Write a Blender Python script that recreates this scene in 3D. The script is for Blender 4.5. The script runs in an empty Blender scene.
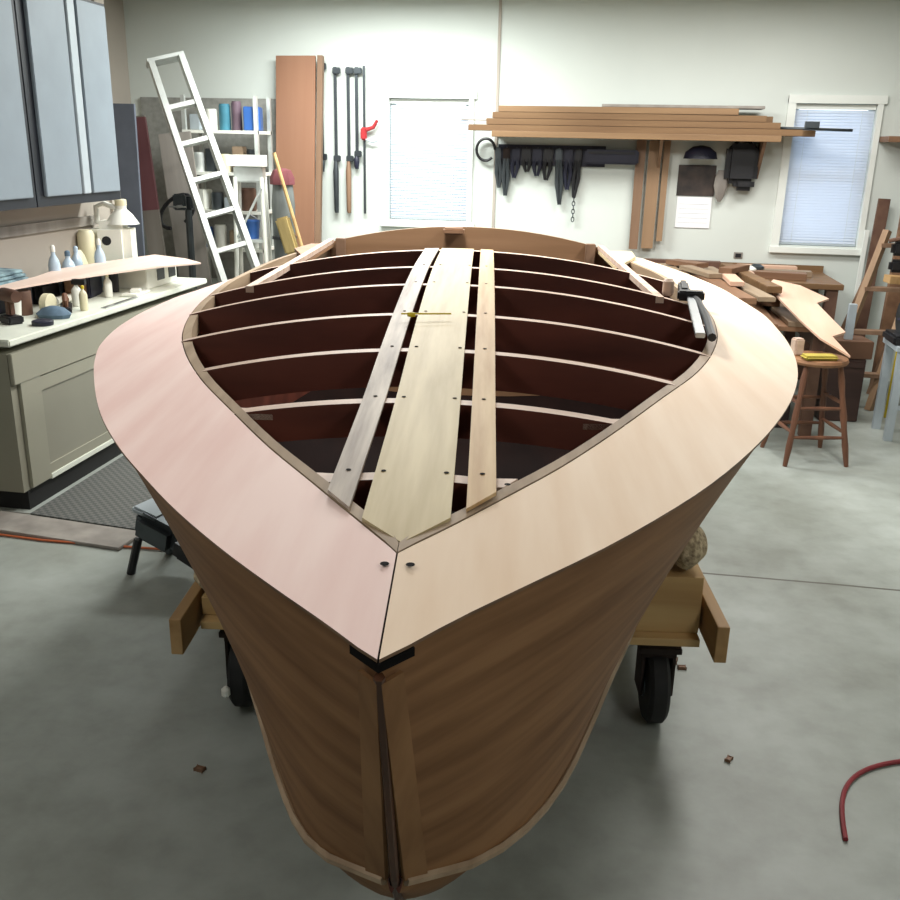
import bpy, bmesh, math, random
from mathutils import Vector, Matrix
random.seed(7)
S = bpy.context.scene
COL = S.collection
PI = math.pi

# ------------------------------------------------------------------ camera, world, lights, exposure
H, FPX = 1.75, 930.0
pitch = math.atan((450 - 147) / FPX); yaw = math.radians(9.2); roll = math.radians(1.2)
Rz = Matrix.Rotation(yaw, 3, 'Z')
Fw = Rz @ Vector((0, math.cos(pitch), -math.sin(pitch)))
Rt = Rz @ Vector((1, 0, 0))
Up = Rt.cross(Fw)
cr, sr = math.cos(roll), math.sin(roll)
Ri = cr * Rt + sr * Up
Ui = -sr * Rt + cr * Up
cd = bpy.data.cameras.new('camera'); cd.sensor_width = 36; cd.lens = 36 * FPX / 900; cd.clip_start = 0.05
cam = bpy.data.objects.new('camera', cd); COL.objects.link(cam)
cam.matrix_world = Matrix.Translation((0, 0, H)) @ Matrix((Ri, Ui, -Fw)).transposed().to_4x4()
S.camera = cam

w = bpy.data.worlds.new('world'); S.world = w; w.use_nodes = True
w.node_tree.nodes['Background'].inputs[0].default_value = (0.72, 0.86, 1.0, 1)
w.node_tree.nodes['Background'].inputs[1].default_value = 2.7

def lamp(name, loc, sx, sy, power, col=(1, 0.97, 0.91), rot=(0, 0, 0)):
    l = bpy.data.lights.new(name, 'AREA'); l.shape = 'RECTANGLE'; l.size = sx; l.size_y = sy
    l.energy = power; l.color = col
    o = bpy.data.objects.new(name, l); COL.objects.link(o); o.location = loc; o.rotation_euler = rot
    return o
lamp('ceiling_or_fill_lamp', (-0.9, 4.4, 2.82), 0.5, 1.3, 62, (1, 0.985, 0.96))
lamp('ceiling_or_fill_lamp', (1.1, 4.2, 2.82), 0.5, 1.3, 39, (1, 0.98, 0.95))
lamp('ceiling_or_fill_lamp', (-1.7, 6.7, 2.82), 1.6, 0.5, 86, (0.96, 1.0, 0.98))
lamp('ceiling_or_fill_lamp', (1.0, 6.5, 2.82), 1.4, 0.5, 34, (1, 0.98, 0.95))
lamp('ceiling_or_fill_lamp', (1.6, 0.2, 2.82), 0.5, 1.3, 18, (1, 0.98, 0.95))  # fill light added on the near side to brighten the front floor
lamp('ceiling_or_fill_lamp', (-1.8, 0.6, 2.82), 0.5, 1.3, 15, (1, 0.98, 0.95))  # added fill, lifts the floor at the lower left
S.view_settings.view_transform = 'Standard'
S.view_settings.look = 'None'
S.view_settings.gamma = 1
S.view_settings.use_curve_mapping = False
S.view_settings.exposure = 0.5

# ------------------------------------------------------------------ materials
def srgb(r, g, b):
    f = lambda c: (c / 255 / 12.92) if c / 255 <= 0.04045 else ((c / 255 + 0.055) / 1.055) ** 2.4
    return (f(r), f(g), f(b), 1)
MATS = {}
def plain(name, rgb, rough=0.6, metal=0.0, var=0.12, scale=6.0, stretch=(1, 1, 1), bump=0.0, rgb2=None, spec=0.5, trans=0.0):
    if name in MATS: return MATS[name]
    m = bpy.data.materials.new(name); m.use_nodes = True
    nt = m.node_tree; b = nt.nodes['Principled BSDF']
    tc = nt.nodes.new('ShaderNodeTexCoord'); mp = nt.nodes.new('ShaderNodeMapping')
    mp.inputs['Scale'].default_value = stretch
    nz = nt.nodes.new('ShaderNodeTexNoise'); nz.inputs['Scale'].default_value = scale; nz.inputs['Detail'].default_value = 5
    rp = nt.nodes.new('ShaderNodeValToRGB')
    c1 = srgb(*rgb); c2 = srgb(*rgb2) if rgb2 else tuple(c * (1 - var * 2) for c in c1[:3]) + (1,)
    rp.color_ramp.elements[0].position = 0.3; rp.color_ramp.elements[0].color = c2
    rp.color_ramp.elements[1].position = 0.65; rp.color_ramp.elements[1].color = c1
    nt.links.new(tc.outputs['Object'], mp.inputs[0]); nt.links.new(mp.outputs[0], nz.inputs['Vector'])
    nt.links.new(nz.outputs['Fac'], rp.inputs[0]); nt.links.new(rp.outputs[0], b.inputs['Base Color'])
    b.inputs['Roughness'].default_value = rough; b.inputs['Metallic'].default_value = metal
    b.inputs['Specular IOR Level'].default_value = spec
    if bump:
        bp = nt.nodes.new('ShaderNodeBump'); bp.inputs['Strength'].default_value = bump; bp.inputs['Distance'].default_value = 0.01
        nt.links.new(nz.outputs['Fac'], bp.inputs['Height']); nt.links.new(bp.outputs[0], b.inputs['Normal'])
    if trans:
        tr = nt.nodes.new('ShaderNodeBsdfTranslucent'); tr.inputs[0].default_value = c1
        mx = nt.nodes.new('ShaderNodeMixShader'); mx.inputs[0].default_value = trans
        nt.links.new(b.outputs[0], mx.inputs[1]); nt.links.new(tr.outputs[0], mx.inputs[2])
        nt.links.new(mx.outputs[0], nt.nodes['Material Output'].inputs[0])
    MATS[name] = m; return m
def wood(name, rgb, rgb2, axis='y', scale=14, rough=0.55, bump=0.06, streak=0.07, spec=0.4):
    st = {'x': (streak, 1, 1), 'y': (1, streak, 1), 'z': (1, 1, streak)}[axis]
    return plain(name, rgb, rough, 0, 0.1, scale, st, bump, rgb2, spec)

M_wall = plain('wall_paint', (208, 214, 208), 0.7, var=0.02, scale=2)
M_wall2 = plain('wall_paint_shaded', (170, 161, 150), 0.75, var=0.03, scale=2)  # side wall paint darkened to carry the shade under the wall cabinets
M_ceil = plain('ceiling_paint', (225, 225, 220), 0.8, var=0.02)
M_trim = plain('trim_paint', (226, 230, 224), 0.45, var=0.02)
M_blind = plain('blind_slat', (226, 232, 240), 0.5, var=0.02, trans=0.4)
M_pine = wood('pine', (200, 168, 116), (172, 136, 88), 'x')
M_piney = wood('pine_long', (180, 146, 100), (150, 116, 74), 'y')
M_ply = wood('plywood_pale', (216, 198, 160), (196, 176, 138), 'y', 12)
M_plank = wood('centre_plank_wood', (206, 190, 150), (178, 160, 118), 'y', 26, 0.6, 0.08, 0.05)
M_batL = wood('grey_batten_wood', (200, 188, 172), (136, 122, 110), 'y', 34, 0.6, 0.1, 0.05)
M_batR = wood('honey_batten_wood', (210, 182, 138), (180, 144, 98), 'y', 30, 0.6, 0.08, 0.05)
M_pink = wood('pink_okoume', (246, 220, 212), (236, 203, 195), 'y', 16, 0.55, 0.03, 0.1)
M_tan = wood('tan_okoume', (243, 222, 199), (232, 206, 179), 'y', 16, 0.6, 0.03, 0.1, 0.2)
M_edge = wood('carlin_wood', (170, 148, 122), (136, 114, 90), 'y', 20)
M_hull = plain('hull_mahogany', (144, 106, 72), 0.6, 0, 0.1, 30, (.10, .05, 1), 0.02, (112, 78, 50), 0.15)
M_stem = wood('stem_wood', (150, 112, 76), (120, 86, 56), 'z', 16, 0.6, 0.03, 0.07, 0.15)
M_stemd = wood('stem_dark_wood', (84, 50, 28), (64, 36, 20), 'z', 12, 0.45)
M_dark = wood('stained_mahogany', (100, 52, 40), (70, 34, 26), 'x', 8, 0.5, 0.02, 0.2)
M_bilge = wood('bilge_wood_shaded', (24, 14, 12), (16, 10, 9), 'y', 8, 0.9, 0.02, 0.2, 0.05)  # near-black: the shade inside the open hull is put into this colour
M_peg = plain('grey_pegboard', (146, 146, 140), 0.7, var=.12, scale=26)
M_slate = plain('slate_paint', (104, 110, 122), 0.6, var=.1)
M_crate = wood('crate_dark_wood', (76, 54, 46), (54, 38, 34), 'x', 8)
M_off = wood('pale_pink_ply', (238, 214, 200), (226, 198, 182), 'y', 7)
M_rim = wood('board_edge', (122, 94, 70), (92, 68, 50), 'y', 20)
M_frt = wood('deck_frame_top_wood', (214, 190, 172), (186, 160, 142), 'x', 20)
M_trn = wood('transom_mahogany', (150, 116, 86), (128, 96, 68), 'x', 10)
M_black = plain('black_epoxy', (16, 14, 14), 0.8, var=0.1, spec=0.1)
M_blackp = plain('black_plastic', (26, 26, 30), 0.45, var=0.1)
M_navy = plain('navy_plastic', (30, 32, 52), 0.5, var=0.15)
M_rub = plain('black_rubber', (30, 30, 30), 0.75, var=0.2, scale=20)
M_steel = plain('steel', (190, 194, 196), 0.3, 0.9, var=0.05)
M_steeld = plain('dark_steel', (84, 90, 94), 0.4, 0.7, var=0.15)
M_alu = plain('aluminium', (206, 210, 206), 0.38, 0.5, var=0.08, scale=12)
M_grey = plain('grey_panel', (138, 149, 158), 0.5, 0.1, var=0.04)
M_greyl = plain('light_grey_panel', (176, 186, 192), 0.5, 0.1, var=0.04)
M_cabblk = plain('cabinet_black', (30, 34, 42), 0.5, var=0.1)
M_base = plain('base_cabinet_paint', (150, 148, 132), 0.5, var=0.03, scale=3)
M_base2 = plain('base_cabinet_panel_paint', (140, 138, 124), 0.5, var=0.03, scale=3)
M_ctop = plain('counter_top_laminate', (226, 230, 216), 0.4, var=0.05, scale=9)
M_toe = plain('toe_kick_black', (24, 24, 24), 0.7)
M_white = plain('white_plastic', (236, 236, 226), 0.4, var=0.03)
M_cream = plain('cream_plastic', (226, 218, 184), 0.45, var=0.03)
M_clear = plain('pale_blue_plastic', (190, 210, 226), 0.2, var=0.05)
M_blue = plain('blue_plastic', (46, 92, 160), 0.4, var=0.08)
M_teal = plain('teal_cloth', (66, 130, 150), 0.7, var=0.15)
M_bluec = plain('blue_grey_cloth', (96, 120, 140), 0.8, var=0.2, scale=14)
M_hay = plain('straw_bristle', (176, 154, 100), 0.8, var=.2, scale=30, stretch=(1, 1, .1))
M_redrag = plain('dull_red_cloth', (112, 58, 62), 0.9, var=.2)
M_tarp = plain('grey_tarp', (122, 126, 122), 0.7, var=.3, scale=9, stretch=(1, 1, .15), rgb2=(66, 70, 70))
M_purpb = plain('purple_brown_paint', (112, 92, 104), 0.5)
M_teal2 = plain('pale_teal_cloth', (150, 176, 182), 0.8, var=0.2, scale=14, rgb2=(70, 92, 104))
M_red = plain('red_plastic', (168, 44, 48), 0.45, var=0.1)
M_redcord = plain('red_cord', (140, 40, 48), 0.5, var=0.1)
M_orange = plain('orange_cord', (196, 104, 64), 0.5, var=0.1)
M_yellow = plain('yellow_plastic', (214, 190, 40), 0.5, var=0.08)
M_maroon = wood('maroon_board', (128, 84, 88), (108, 68, 74), 'z', 6)
M_gboard = wood('weathered_grey_board', (152, 146, 138), (124, 118, 112), 'z', 8)
M_orply = wood('orange_plywood', (152, 112, 88), (134, 96, 74), 'z', 4, 0.55, 0.02)
M_shelf = wood('shelf_lumber', (126, 97, 66), (104, 76, 50), 'x', 14)
M_shelf2 = wood('shelf_lumber_pale', (142, 112, 80), (120, 92, 64), 'x', 14)
M_hang = wood('hung_board_tan', (152, 124, 96), (132, 104, 78), 'z', 10)
M_hang2 = wood('hung_board_brown', (136, 108, 86), (114, 88, 68), 'z', 10)
M_stool = wood('stool_oak', (118, 80, 58), (86, 54, 40), 'z', 10)
M_stoolt = wood('stool_seat_oak', (150, 108, 74), (118, 80, 54), 'y', 10)
M_scr1 = wood('scrap_brown', (138, 104, 78), (104, 74, 54), 'y', 9)
M_scr2 = wood('scrap_red_brown', (112, 84, 68), (84, 58, 48), 'y', 9)
M_scr3 = wood('scrap_grey', (156, 136, 112), (126, 106, 86), 'y', 9)
M_scr4 = wood('scrap_pink', (218, 184, 162), (202, 164, 140), 'y', 7)
M_carpet = plain('beige_carpet', (212, 194, 160), 0.95, var=0.3, scale=60, bump=0.8, rgb2=(128, 112, 88))
M_rust = plain('rusty_iron', (58, 46, 42), 0.8, 0.2, var=0.25, scale=20)
M_box = plain('brown_cardboard', (104, 74, 54), 0.8, var=0.1)
M_purple = plain('purple_plastic', (72, 50, 86), 0.5)
M_paper = plain('paper', (238, 238, 240), 0.8, var=0.01)

def floor_mat():
    m = bpy.data.materials.new('concrete'); m.use_nodes = True; nt = m.node_tree; b = nt.nodes['Principled BSDF']
    tc = nt.nodes.new('ShaderNodeTexCoord')
    n1 = nt.nodes.new('ShaderNodeTexNoise'); n1.inputs['Scale'].default_value = 1.6; n1.inputs['Detail'].default_value = 7; n1.inputs['Roughness'].default_value = 0.62
    n2 = nt.nodes.new('ShaderNodeTexNoise'); n2.inputs['Scale'].default_value = 9; n2.inputs['Detail'].default_value = 4
    r1 = nt.nodes.new('ShaderNodeValToRGB')
    r1.color_ramp.elements[0].position = 0.33; r1.color_ramp.elements[0].color = srgb(138, 142, 134)
    r1.color_ramp.elements[1].position = 0.66; r1.color_ramp.elements[1].color = srgb(168, 174, 168)
    r2 = nt.nodes.new('ShaderNodeValToRGB')
    r2.color_ramp.elements[0].position = 0.3; r2.color_ramp.elements[0].color = (0.88, 0.88, 0.87, 1)
    r2.color_ramp.elements[1].position = 0.55; r2.color_ramp.elements[1].color = (1, 1, 1, 1)
    mx = nt.nodes.new('ShaderNodeMix'); mx.data_type = 'RGBA'; mx.blend_type = 'MULTIPLY'; mx.inputs[0].default_value = 1
    L = nt.links.new
    L(tc.outputs['Object'], n1.inputs['Vector']); L(tc.outputs['Object'], n2.inputs['Vector'])
    L(n1.outputs['Fac'], r1.inputs[0]); L(n2.outputs['Fac'], r2.inputs[0])
    L(r1.outputs[0], mx.inputs[6]); L(r2.outputs[0], mx.inputs[7])
    # saw-cut control joint across the slab
    sp = nt.nodes.new('ShaderNodeSeparateXYZ'); L(tc.outputs['Object'], sp.inputs[0])
    wob = nt.nodes.new('ShaderNodeMath'); wob.operation = 'MULTIPLY_ADD'; wob.inputs[1].default_value = 0.02; wob.inputs[2].default_value = -3.85
    L(n1.outputs['Fac'], wob.inputs[0])
    ad = nt.nodes.new('ShaderNodeMath'); ad.operation = 'ADD'; L(sp.outputs['Y'], ad.inputs[0]); L(wob.outputs[0], ad.inputs[1])
    ab = nt.nodes.new('ShaderNodeMath'); ab.operation = 'ABSOLUTE'; L(ad.outputs[0], ab.inputs[0])
    lt = nt.nodes.new('ShaderNodeMath'); lt.operation = 'LESS_THAN'; lt.inputs[1].default_value = 0.007; L(ab.outputs[0], lt.inputs[0])
    m2 = nt.nodes.new('ShaderNodeMix'); m2.data_type = 'RGBA'; L(lt.outputs[0], m2.inputs[0]); L(mx.outputs[2], m2.inputs[6]); m2.inputs[7].default_value = srgb(92, 90, 82)
    L(m2.outputs[2], b.inputs['Base Color'])
    b.inputs['Roughness'].default_value = 0.42; b.inputs['Specular IOR Level'].default_value = 0.4
    return m
M_floor = floor_mat()
def mat_rubber_mat():
    m = bpy.data.materials.new('ribbed_rubber_mat'); m.use_nodes = True; nt = m.node_tree; b = nt.nodes['Principled BSDF']
    tc = nt.nodes.new('ShaderNodeTexCoord'); ck = nt.nodes.new('ShaderNodeTexChecker'); ck.inputs['Scale'].default_value = 45
    ck.inputs[1].default_value = srgb(70, 72, 70); ck.inputs[2].default_value = srgb(98, 98, 94)
    nt.links.new(tc.outputs['Object'], ck.inputs[0]); nt.links.new(ck.outputs[0], b.inputs['Base Color'])
    b.inputs['Roughness'].default_value = 0.6
    return m
M_mat = mat_rubber_mat()

# ------------------------------------------------------------------ mesh helpers
class MB:
    def __init__(s): s.bm = bmesh.new(); s.mats = []
    def mi(s, mat):
        if mat not in s.mats: s.mats.append(mat)
        return s.mats.index(mat)
    def box(s, c, d, rot=(0, 0, 0), bev=0.0, mat=None):
        """centre c, full size d, euler rot"""
        r = bmesh.ops.create_cube(s.bm, size=1.0)
        vs = r['verts']
        from mathutils import Euler
        E = Euler(rot).to_matrix()
        for v in vs: v.co = E @ Vector((v.co.x * d[0], v.co.y * d[1], v.co.z * d[2])) + Vector(c)
        fs = list({f for v in vs for f in v.link_faces})
        if mat:
            i = s.mi(mat)
            for f in fs: f.material_index = i
        if bev:
            es = list({e for v in vs for e in v.link_edges})
            bmesh.ops.bevel(s.bm, geom=es, offset=bev, segments=2, affect='EDGES', clamp_overlap=True)
        return s
    def tube(s, pts, r, n=8, cap=True, mat=None):
        pts = [Vector(p) for p in pts]; rings = []
        rr = r if isinstance(r, (list, tuple)) else [r] * len(pts)
        prev = None
        for i, p in enumerate(pts):
            t = (pts[min(i + 1, len(pts) - 1)] - pts[max(i - 1, 0)]).normalized()
            a = prev if prev is not None else (Vector((0, 0, 1)) if abs(t.z) < 0.9 else Vector((1, 0, 0)))
            x = (a - t * a.dot(t)).normalized(); prev = x; y = t.cross(x)
            rings.append([s.bm.verts.new(p + (x * math.cos(2 * PI * k / n) + y * math.sin(2 * PI * k / n)) * rr[i]) for k in range(n)])
        fs = []
        for a, b in zip(rings, rings[1:]):
            for k in range(n): fs.append(s.bm.faces.new((a[k], a[(k + 1) % n], b[(k + 1) % n], b[k])))
        if cap: fs.append(s.bm.faces.new(list(reversed(rings[0])))); fs.append(s.bm.faces.new(rings[-1]))
        for f in fs: f.smooth = n > 6
        if mat:
            i = s.mi(mat)
            for f in fs: f.material_index = i
        return s
    def lathe(s, prof, c=(0, 0, 0), n=20, sx=1, sy=1, axis='z', mat=None):
        c = Vector(c); rings = []
        def put(r, h, a):
            x, y = r * math.cos(a) * sx, r * math.sin(a) * sy
            if axis == 'z': return c + Vector((x, y, h))
            if axis == 'x': return c + Vector((h, x, y))
            return c + Vector((x, h, y))
        for r, h in prof: rings.append([s.bm.verts.new(put(max(r, 1e-4), h, 2 * PI * k / n)) for k in range(n)])
        fs = []
        for a, b in zip(rings, rings[1:]):
            for k in range(n): fs.append(s.bm.faces.new((a[k], a[(k + 1) % n], b[(k + 1) % n], b[k])))
        fs.append(s.bm.faces.new(list(reversed(rings[0])))); fs.append(s.bm.faces.new(rings[-1]))
        for f in fs[:-2]: f.smooth = True
        if mat:
            i = s.mi(mat)
            for f in fs: f.material_index = i
        return s
    def prism(s, poly, z0, z1, frame=None, mat=None):
        """polygon (x,y) extruded z0..z1, optional 4x4 frame"""
        F = frame or Matrix()
        lo = [s.bm.verts.new(F @ Vector((x, y, z0))) for x, y in poly]
        hi = [s.bm.verts.new(F @ Vector((x, y, z1))) for x, y in poly]
        fs = [s.bm.faces.new(list(reversed(lo))), s.bm.faces.new(hi)]
        n = len(poly)
        for k in range(n): fs.append(s.bm.faces.new((lo[k], lo[(k + 1) % n], hi[(k + 1) % n], hi[k])))
        if mat:
            i = s.mi(mat)
            for f in fs: f.material_index = i
        return s
    def shell(s, A, B, ma=None, mb=None, me=None):
        """closed shell between two equal point grids"""
        va = [[s.bm.verts.new(p) for p in r] for r in A]; vb = [[s.bm.verts.new(p) for p in r] for r in B]
        ia = s.mi(ma) if ma else 0; ib = s.mi(mb) if mb else ia; ie = s.mi(me) if me else ia
        R, C = len(A), len(A[0])
        def q(a, b, c, d, i, sm=True):
            try: f = s.bm.faces.new((a, b, c, d)); f.material_index = i; f.smooth = sm
            except ValueError: pass
        for i in range(R - 1):
            for j in range(C - 1):
                q(va[i][j], va[i + 1][j], va[i + 1][j + 1], va[i][j + 1], ia)
                q(vb[i][j], vb[i][j + 1], vb[i + 1][j + 1], vb[i + 1][j], ib)
        for i in range(R - 1):
            q(va[i][0], vb[i][0], vb[i + 1][0], va[i + 1][0], ie, False)
            q(va[i][-1], va[i + 1][-1], vb[i + 1][-1], vb[i][-1], ie, False)
        for j in range(C - 1):
            q(va[0][j], va[0][j + 1], vb[0][j + 1], vb[0][j], ie, False)
            q(va[-1][j], vb[-1][j], vb[-1][j + 1], va[-1][j + 1], ie, False)
        return s
    def build(s, name, mat, parent=None, loc=None, rot=None, bevel=0, sub=0):
        bmesh.ops.recalc_face_normals(s.bm, faces=s.bm.faces[:])
        for e in s.bm.edges:
            if len(e.link_faces) == 2 and e.calc_face_angle(0) > 0.6: e.smooth = False
        me = bpy.data.meshes.new(name); s.bm.to_mesh(me); s.bm.free()
        if s.mats:
            for m in s.mats: me.materials.append(m)
        else: me.materials.append(mat)
        o = bpy.data.objects.new(name, me); COL.objects.link(o)
        if parent: o.parent = parent
        if loc is not None: o.location = loc
        if rot is not None: o.rotation_euler = rot
        if bevel:
            b = o.modifiers.new('b', 'BEVEL'); b.width = bevel; b.segments = 2; b.limit_method = 'ANGLE'
        if sub:
            b = o.modifiers.new('s', 'SUBSURF'); b.levels = sub; b.render_levels = sub
        return o
def bx(c, d, rot=(0, 0, 0), bev=0.0): return MB().box(c, d, rot, bev)
def tag(o, label, cat, group=None, kind=None):
    o['label'] = label; o['category'] = cat
    if group: o['group'] = group
    if kind: o['kind'] = kind
    return o
def thing(name, label, cat, loc=(0, 0, 0), rz=0.0, group=None, rot=None):
    o = bpy.data.objects.new(name, None); COL.objects.link(o); o.location = loc
    o.rotation_euler = rot or (0, 0, rz); o.empty_display_size = 0.1
    return tag(o, label, cat, group)
def struct(name, mb, mat, parent=None):
    o = mb.build(name, mat, parent)
    if not parent: o['kind'] = 'structure'
    return o
def dup(root, loc, rz, label, group=None, rot=None):
    r = root.copy(); COL.objects.link(r); r.location = loc; r.rotation_euler = rot or (0, 0, rz)
    r['label'] = label
    if group: r['group'] = group
    for ch in list(root.children):
        c = ch.copy(); COL.objects.link(c); c.parent = r
        for g in list(ch.children):
            d = g.copy(); COL.objects.link(d); d.parent = c
    return r
def interp(tab):
    xs = [t[0] for t in tab]; ys = [t[1] for t in tab]
    ms = []
    for i in range(len(xs)):
        if i == 0: ms.append((ys[1] - ys[0]) / (xs[1] - xs[0]))
        elif i == len(xs) - 1: ms.append((ys[-1] - ys[-2]) / (xs[-1] - xs[-2]))
        else:
            a = (ys[i] - ys[i - 1]) / (xs[i] - xs[i - 1]); b = (ys[i + 1] - ys[i]) / (xs[i + 1] - xs[i])
            ms.append(0 if a * b <= 0 else 2 * a * b / (a + b))
    def f(x):
        if x <= xs[0]: return ys[0] + ms[0] * (x - xs[0])
        if x >= xs[-1]: return ys[-1] + ms[-1] * (x - xs[-1])
        for i in range(len(xs) - 1):
            if x <= xs[i + 1]:
                h = xs[i + 1] - xs[i]; t = (x - xs[i]) / h
                return (ys[i] * (2 * t ** 3 - 3 * t * t + 1) + h * ms[i] * (t ** 3 - 2 * t * t + t)
                        + ys[i + 1] * (3 * t * t - 2 * t ** 3) + h * ms[i + 1] * (t ** 3 - t * t))
    return f

# ------------------------------------------------------------------ room
WY = 7.9          # back wall
WXL = -3.4        # left wall (behind the counter)
CZ = 2.95
struct('floor', bx((0, 2.0, -0.05), (9.0, 13.0, 0.1)), M_floor)
struct('ceiling', bx((0, 2.0, CZ + 0.05), (9.0, 13.0, 0.1)), M_ceil)
W1 = (-1.84, -1.18, 1.16, 2.12); W2 = (1.34, 1.93, 1.06, 2.12)   # glazed openings x0 x1 z0 z1
m = MB()
def wseg(x0, x1, z0, z1): m.box(((x0 + x1) / 2, WY + 0.06, (z0 + z1) / 2), (x1 - x0, 0.12, z1 - z0))
wseg(-4.5, W1[0], 0, CZ); wseg(W1[1], W2[0], 0, CZ); wseg(W2[1], 4.5, 0, CZ)
for W in (W1, W2): wseg(W[0], W[1], 0, W[2]); wseg(W[0], W[1], W[3], CZ)
struct('wall_back', m, M_wall)
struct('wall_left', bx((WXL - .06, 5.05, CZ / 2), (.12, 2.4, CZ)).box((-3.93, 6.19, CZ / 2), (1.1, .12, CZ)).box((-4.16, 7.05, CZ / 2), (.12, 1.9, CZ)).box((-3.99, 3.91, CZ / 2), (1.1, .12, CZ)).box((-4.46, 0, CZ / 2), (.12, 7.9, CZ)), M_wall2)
struct('wall_right', bx((4.46, 2, CZ / 2), (0.12, 12.9, CZ)), M_wall)
struct('wall_front', bx((0, -4.4, CZ / 2), (9, 0.12, CZ)), M_wall)
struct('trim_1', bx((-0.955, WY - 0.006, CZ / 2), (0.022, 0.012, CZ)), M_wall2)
for n, W in (('window_1', W1), ('window_2', W2)):
    x0, x1, z0, z1 = W; cx = (x0 + x1) / 2
    fr = MB()
    fr.box((cx, WY + 0.09, z0 + 0.02), (x1 - x0, 0.04, 0.04)).box((cx, WY + 0.09, z1 - 0.02), (x1 - x0, 0.04, 0.04))
    fr.box((x0 + 0.02, WY + 0.09, (z0 + z1) / 2), (0.04, 0.04, z1 - z0)).box((x1 - 0.02, WY + 0.09, (z0 + z1) / 2), (0.04, 0.04, z1 - z0))
    fr.box((cx, WY + 0.09, (z0 + z1) / 2), (x1 - x0, 0.03, 0.035))
    wo = struct(n, fr, M_trim)
    cs = MB()
    cs.box((x0 - 0.03, WY - 0.012, (z0 + z1) / 2), (0.06, 0.024, z1 - z0 + 0.1)).box((x1 + 0.02, WY - 0.012, (z0 + z1) / 2), (0.04, 0.024, z1 - z0 + 0.1))
    cs.box((cx, WY - 0.014, z1 + 0.03), (x1 - x0 + 0.12, 0.028, 0.06))
    cs.build('window_casing', M_trim, wo)
    bx((cx, WY - 0.02, z0 - 0.035), (x1 - x0 + 0.14, 0.04, 0.05), bev=0.004).build('window_sill', M_trim, wo)
    g = bpy.data.materials.get('glass')
    if not g:
        g = bpy.data.materials.new('glass'); g.use_nodes = True; b = g.node_tree.nodes['Principled BSDF']
        b.inputs['Transmission Weight'].default_value = 1; b.inputs['Roughness'].default_value = 0; b.inputs['IOR'].default_value = 1.02
    bx((cx, WY + 0.09, (z0 + z1) / 2), (x1 - x0 - 0.08, 0.005, z1 - z0 - 0.08)).build('pane', g, wo)
for (W, lab) in ((W1, 'white slatted blind in the left window, glowing bright'), (W2, 'bluish white slatted blind in the window above the scrap wood')):
    x0, x1, z0, z1 = W; cx = (x0 + x1) / 2
    t = thing('window_blind', lab, 'blind', (cx, WY + 0.03, z0))
    sl = MB(); k = 0; z = 0.035
    while z < z1 - z0 - 0.05:
        sl.box((0, 0, z), (x1 - x0 - 0.012, 0.026, 0.0015), (math.radians(62), 0, 0)); z += 0.0215
    sl.build('slats', M_blind, t)
    bx((0, 0, 0.013), (x1 - x0 - 0.012, 0.028, 0.016)).build('bottom_rail', M_greyl, t)
    bx((0, 0, z1 - z0 - 0.022), (x1 - x0 - 0.008, 0.034, 0.036)).build('head_rail', M_trim, t)
    for q in (-0.2, 0.2): MB().tube([(q, -0.016, 0.02), (q, -0.016, z1 - z0 - 0.03)], 0.0012, 5).build('cord', M_trim, t)

# ------------------------------------------------------------------ the boat
boat = thing('boat', 'unfinished plywood runabout hull with an open framed deck standing on the pine cradle', 'boat', (-0.2210, 0.896, 0), math.radians(7.35))
ZS, ZI = 1.2, 1.226
boR = interp([(0, 0), (.095, .076), (.194, .165), (.325, .283), (.47, .398), (.592, .486), (.776, .601), (.987, .716), (1.23, .828), (1.494, .924), (1.75, .992), (2.06, 1.049), (2.5, 1.096), (2.97, 1.1), (3.46, 1.057), (4.15, .935)])
boL = interp([(0, 0), (.076, .066), (.163, .146), (.271, .241), (.416, .356), (.554, .453), (.71, .556), (.935, .682), (1.229, .815), (1.44, .898), (1.63, .957), (1.93, 1.008), (2.17, 1.022), (2.43, 1.017), (2.69, .985), (3.2, .95), (3.7, .90), (4.15, .82)])
biR = interp([(.22, 0), (.314, .067), (.428, .142), (.593, .247), (.802, .362), (1.087, .507), (1.34, .635), (1.586, .73), (1.88, .812), (2.24, .871), (2.62, .90), (3.12, .90), (3.6, .85), (4.15, .76)])
biL = interp([(.22, 0), (.325, .066), (.489, .168), (.652, .27), (.889, .403), (1.147, .542), (1.439, .67), (1.66, .745), (1.98, .818), (2.28, .862), (2.78, .9), (3.25, .893), (3.85, .83), (4.15, .74)])
chR = interp([(.2, .012), (.32, .14), (.55, .27), (.74, .34), (1.0, .425), (1.2, .495), (1.5, .59), (1.76, .675), (2.0, .785), (2.2, .875), (2.6, .97), (3.2, .98), (4.15, .84)])
chL = interp([(.2, .012), (.32, .14), (.55, .25), (.74, .325), (1.0, .43), (1.2, .52), (1.5, .67), (1.76, .80), (2.0, .90), (2.2, .95), (2.6, .965), (3.2, .92), (4.15, .76)])
chZ = interp([(.2, .71), (.3, .665), (.5, .62), (.73, .6), (1.06, .575), (1.55, .55), (2.1, .53), (3, .5), (4.15, .48)])
kZ = interp([(.2, .70), (.32, .56), (.6, .47), (1.0, .43), (1.6, .41), (4.15, .42)])
NU, NT = 44, 8
def us(n): return [(k / (n - 1)) ** 1.35 for k in range(n)]
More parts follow.
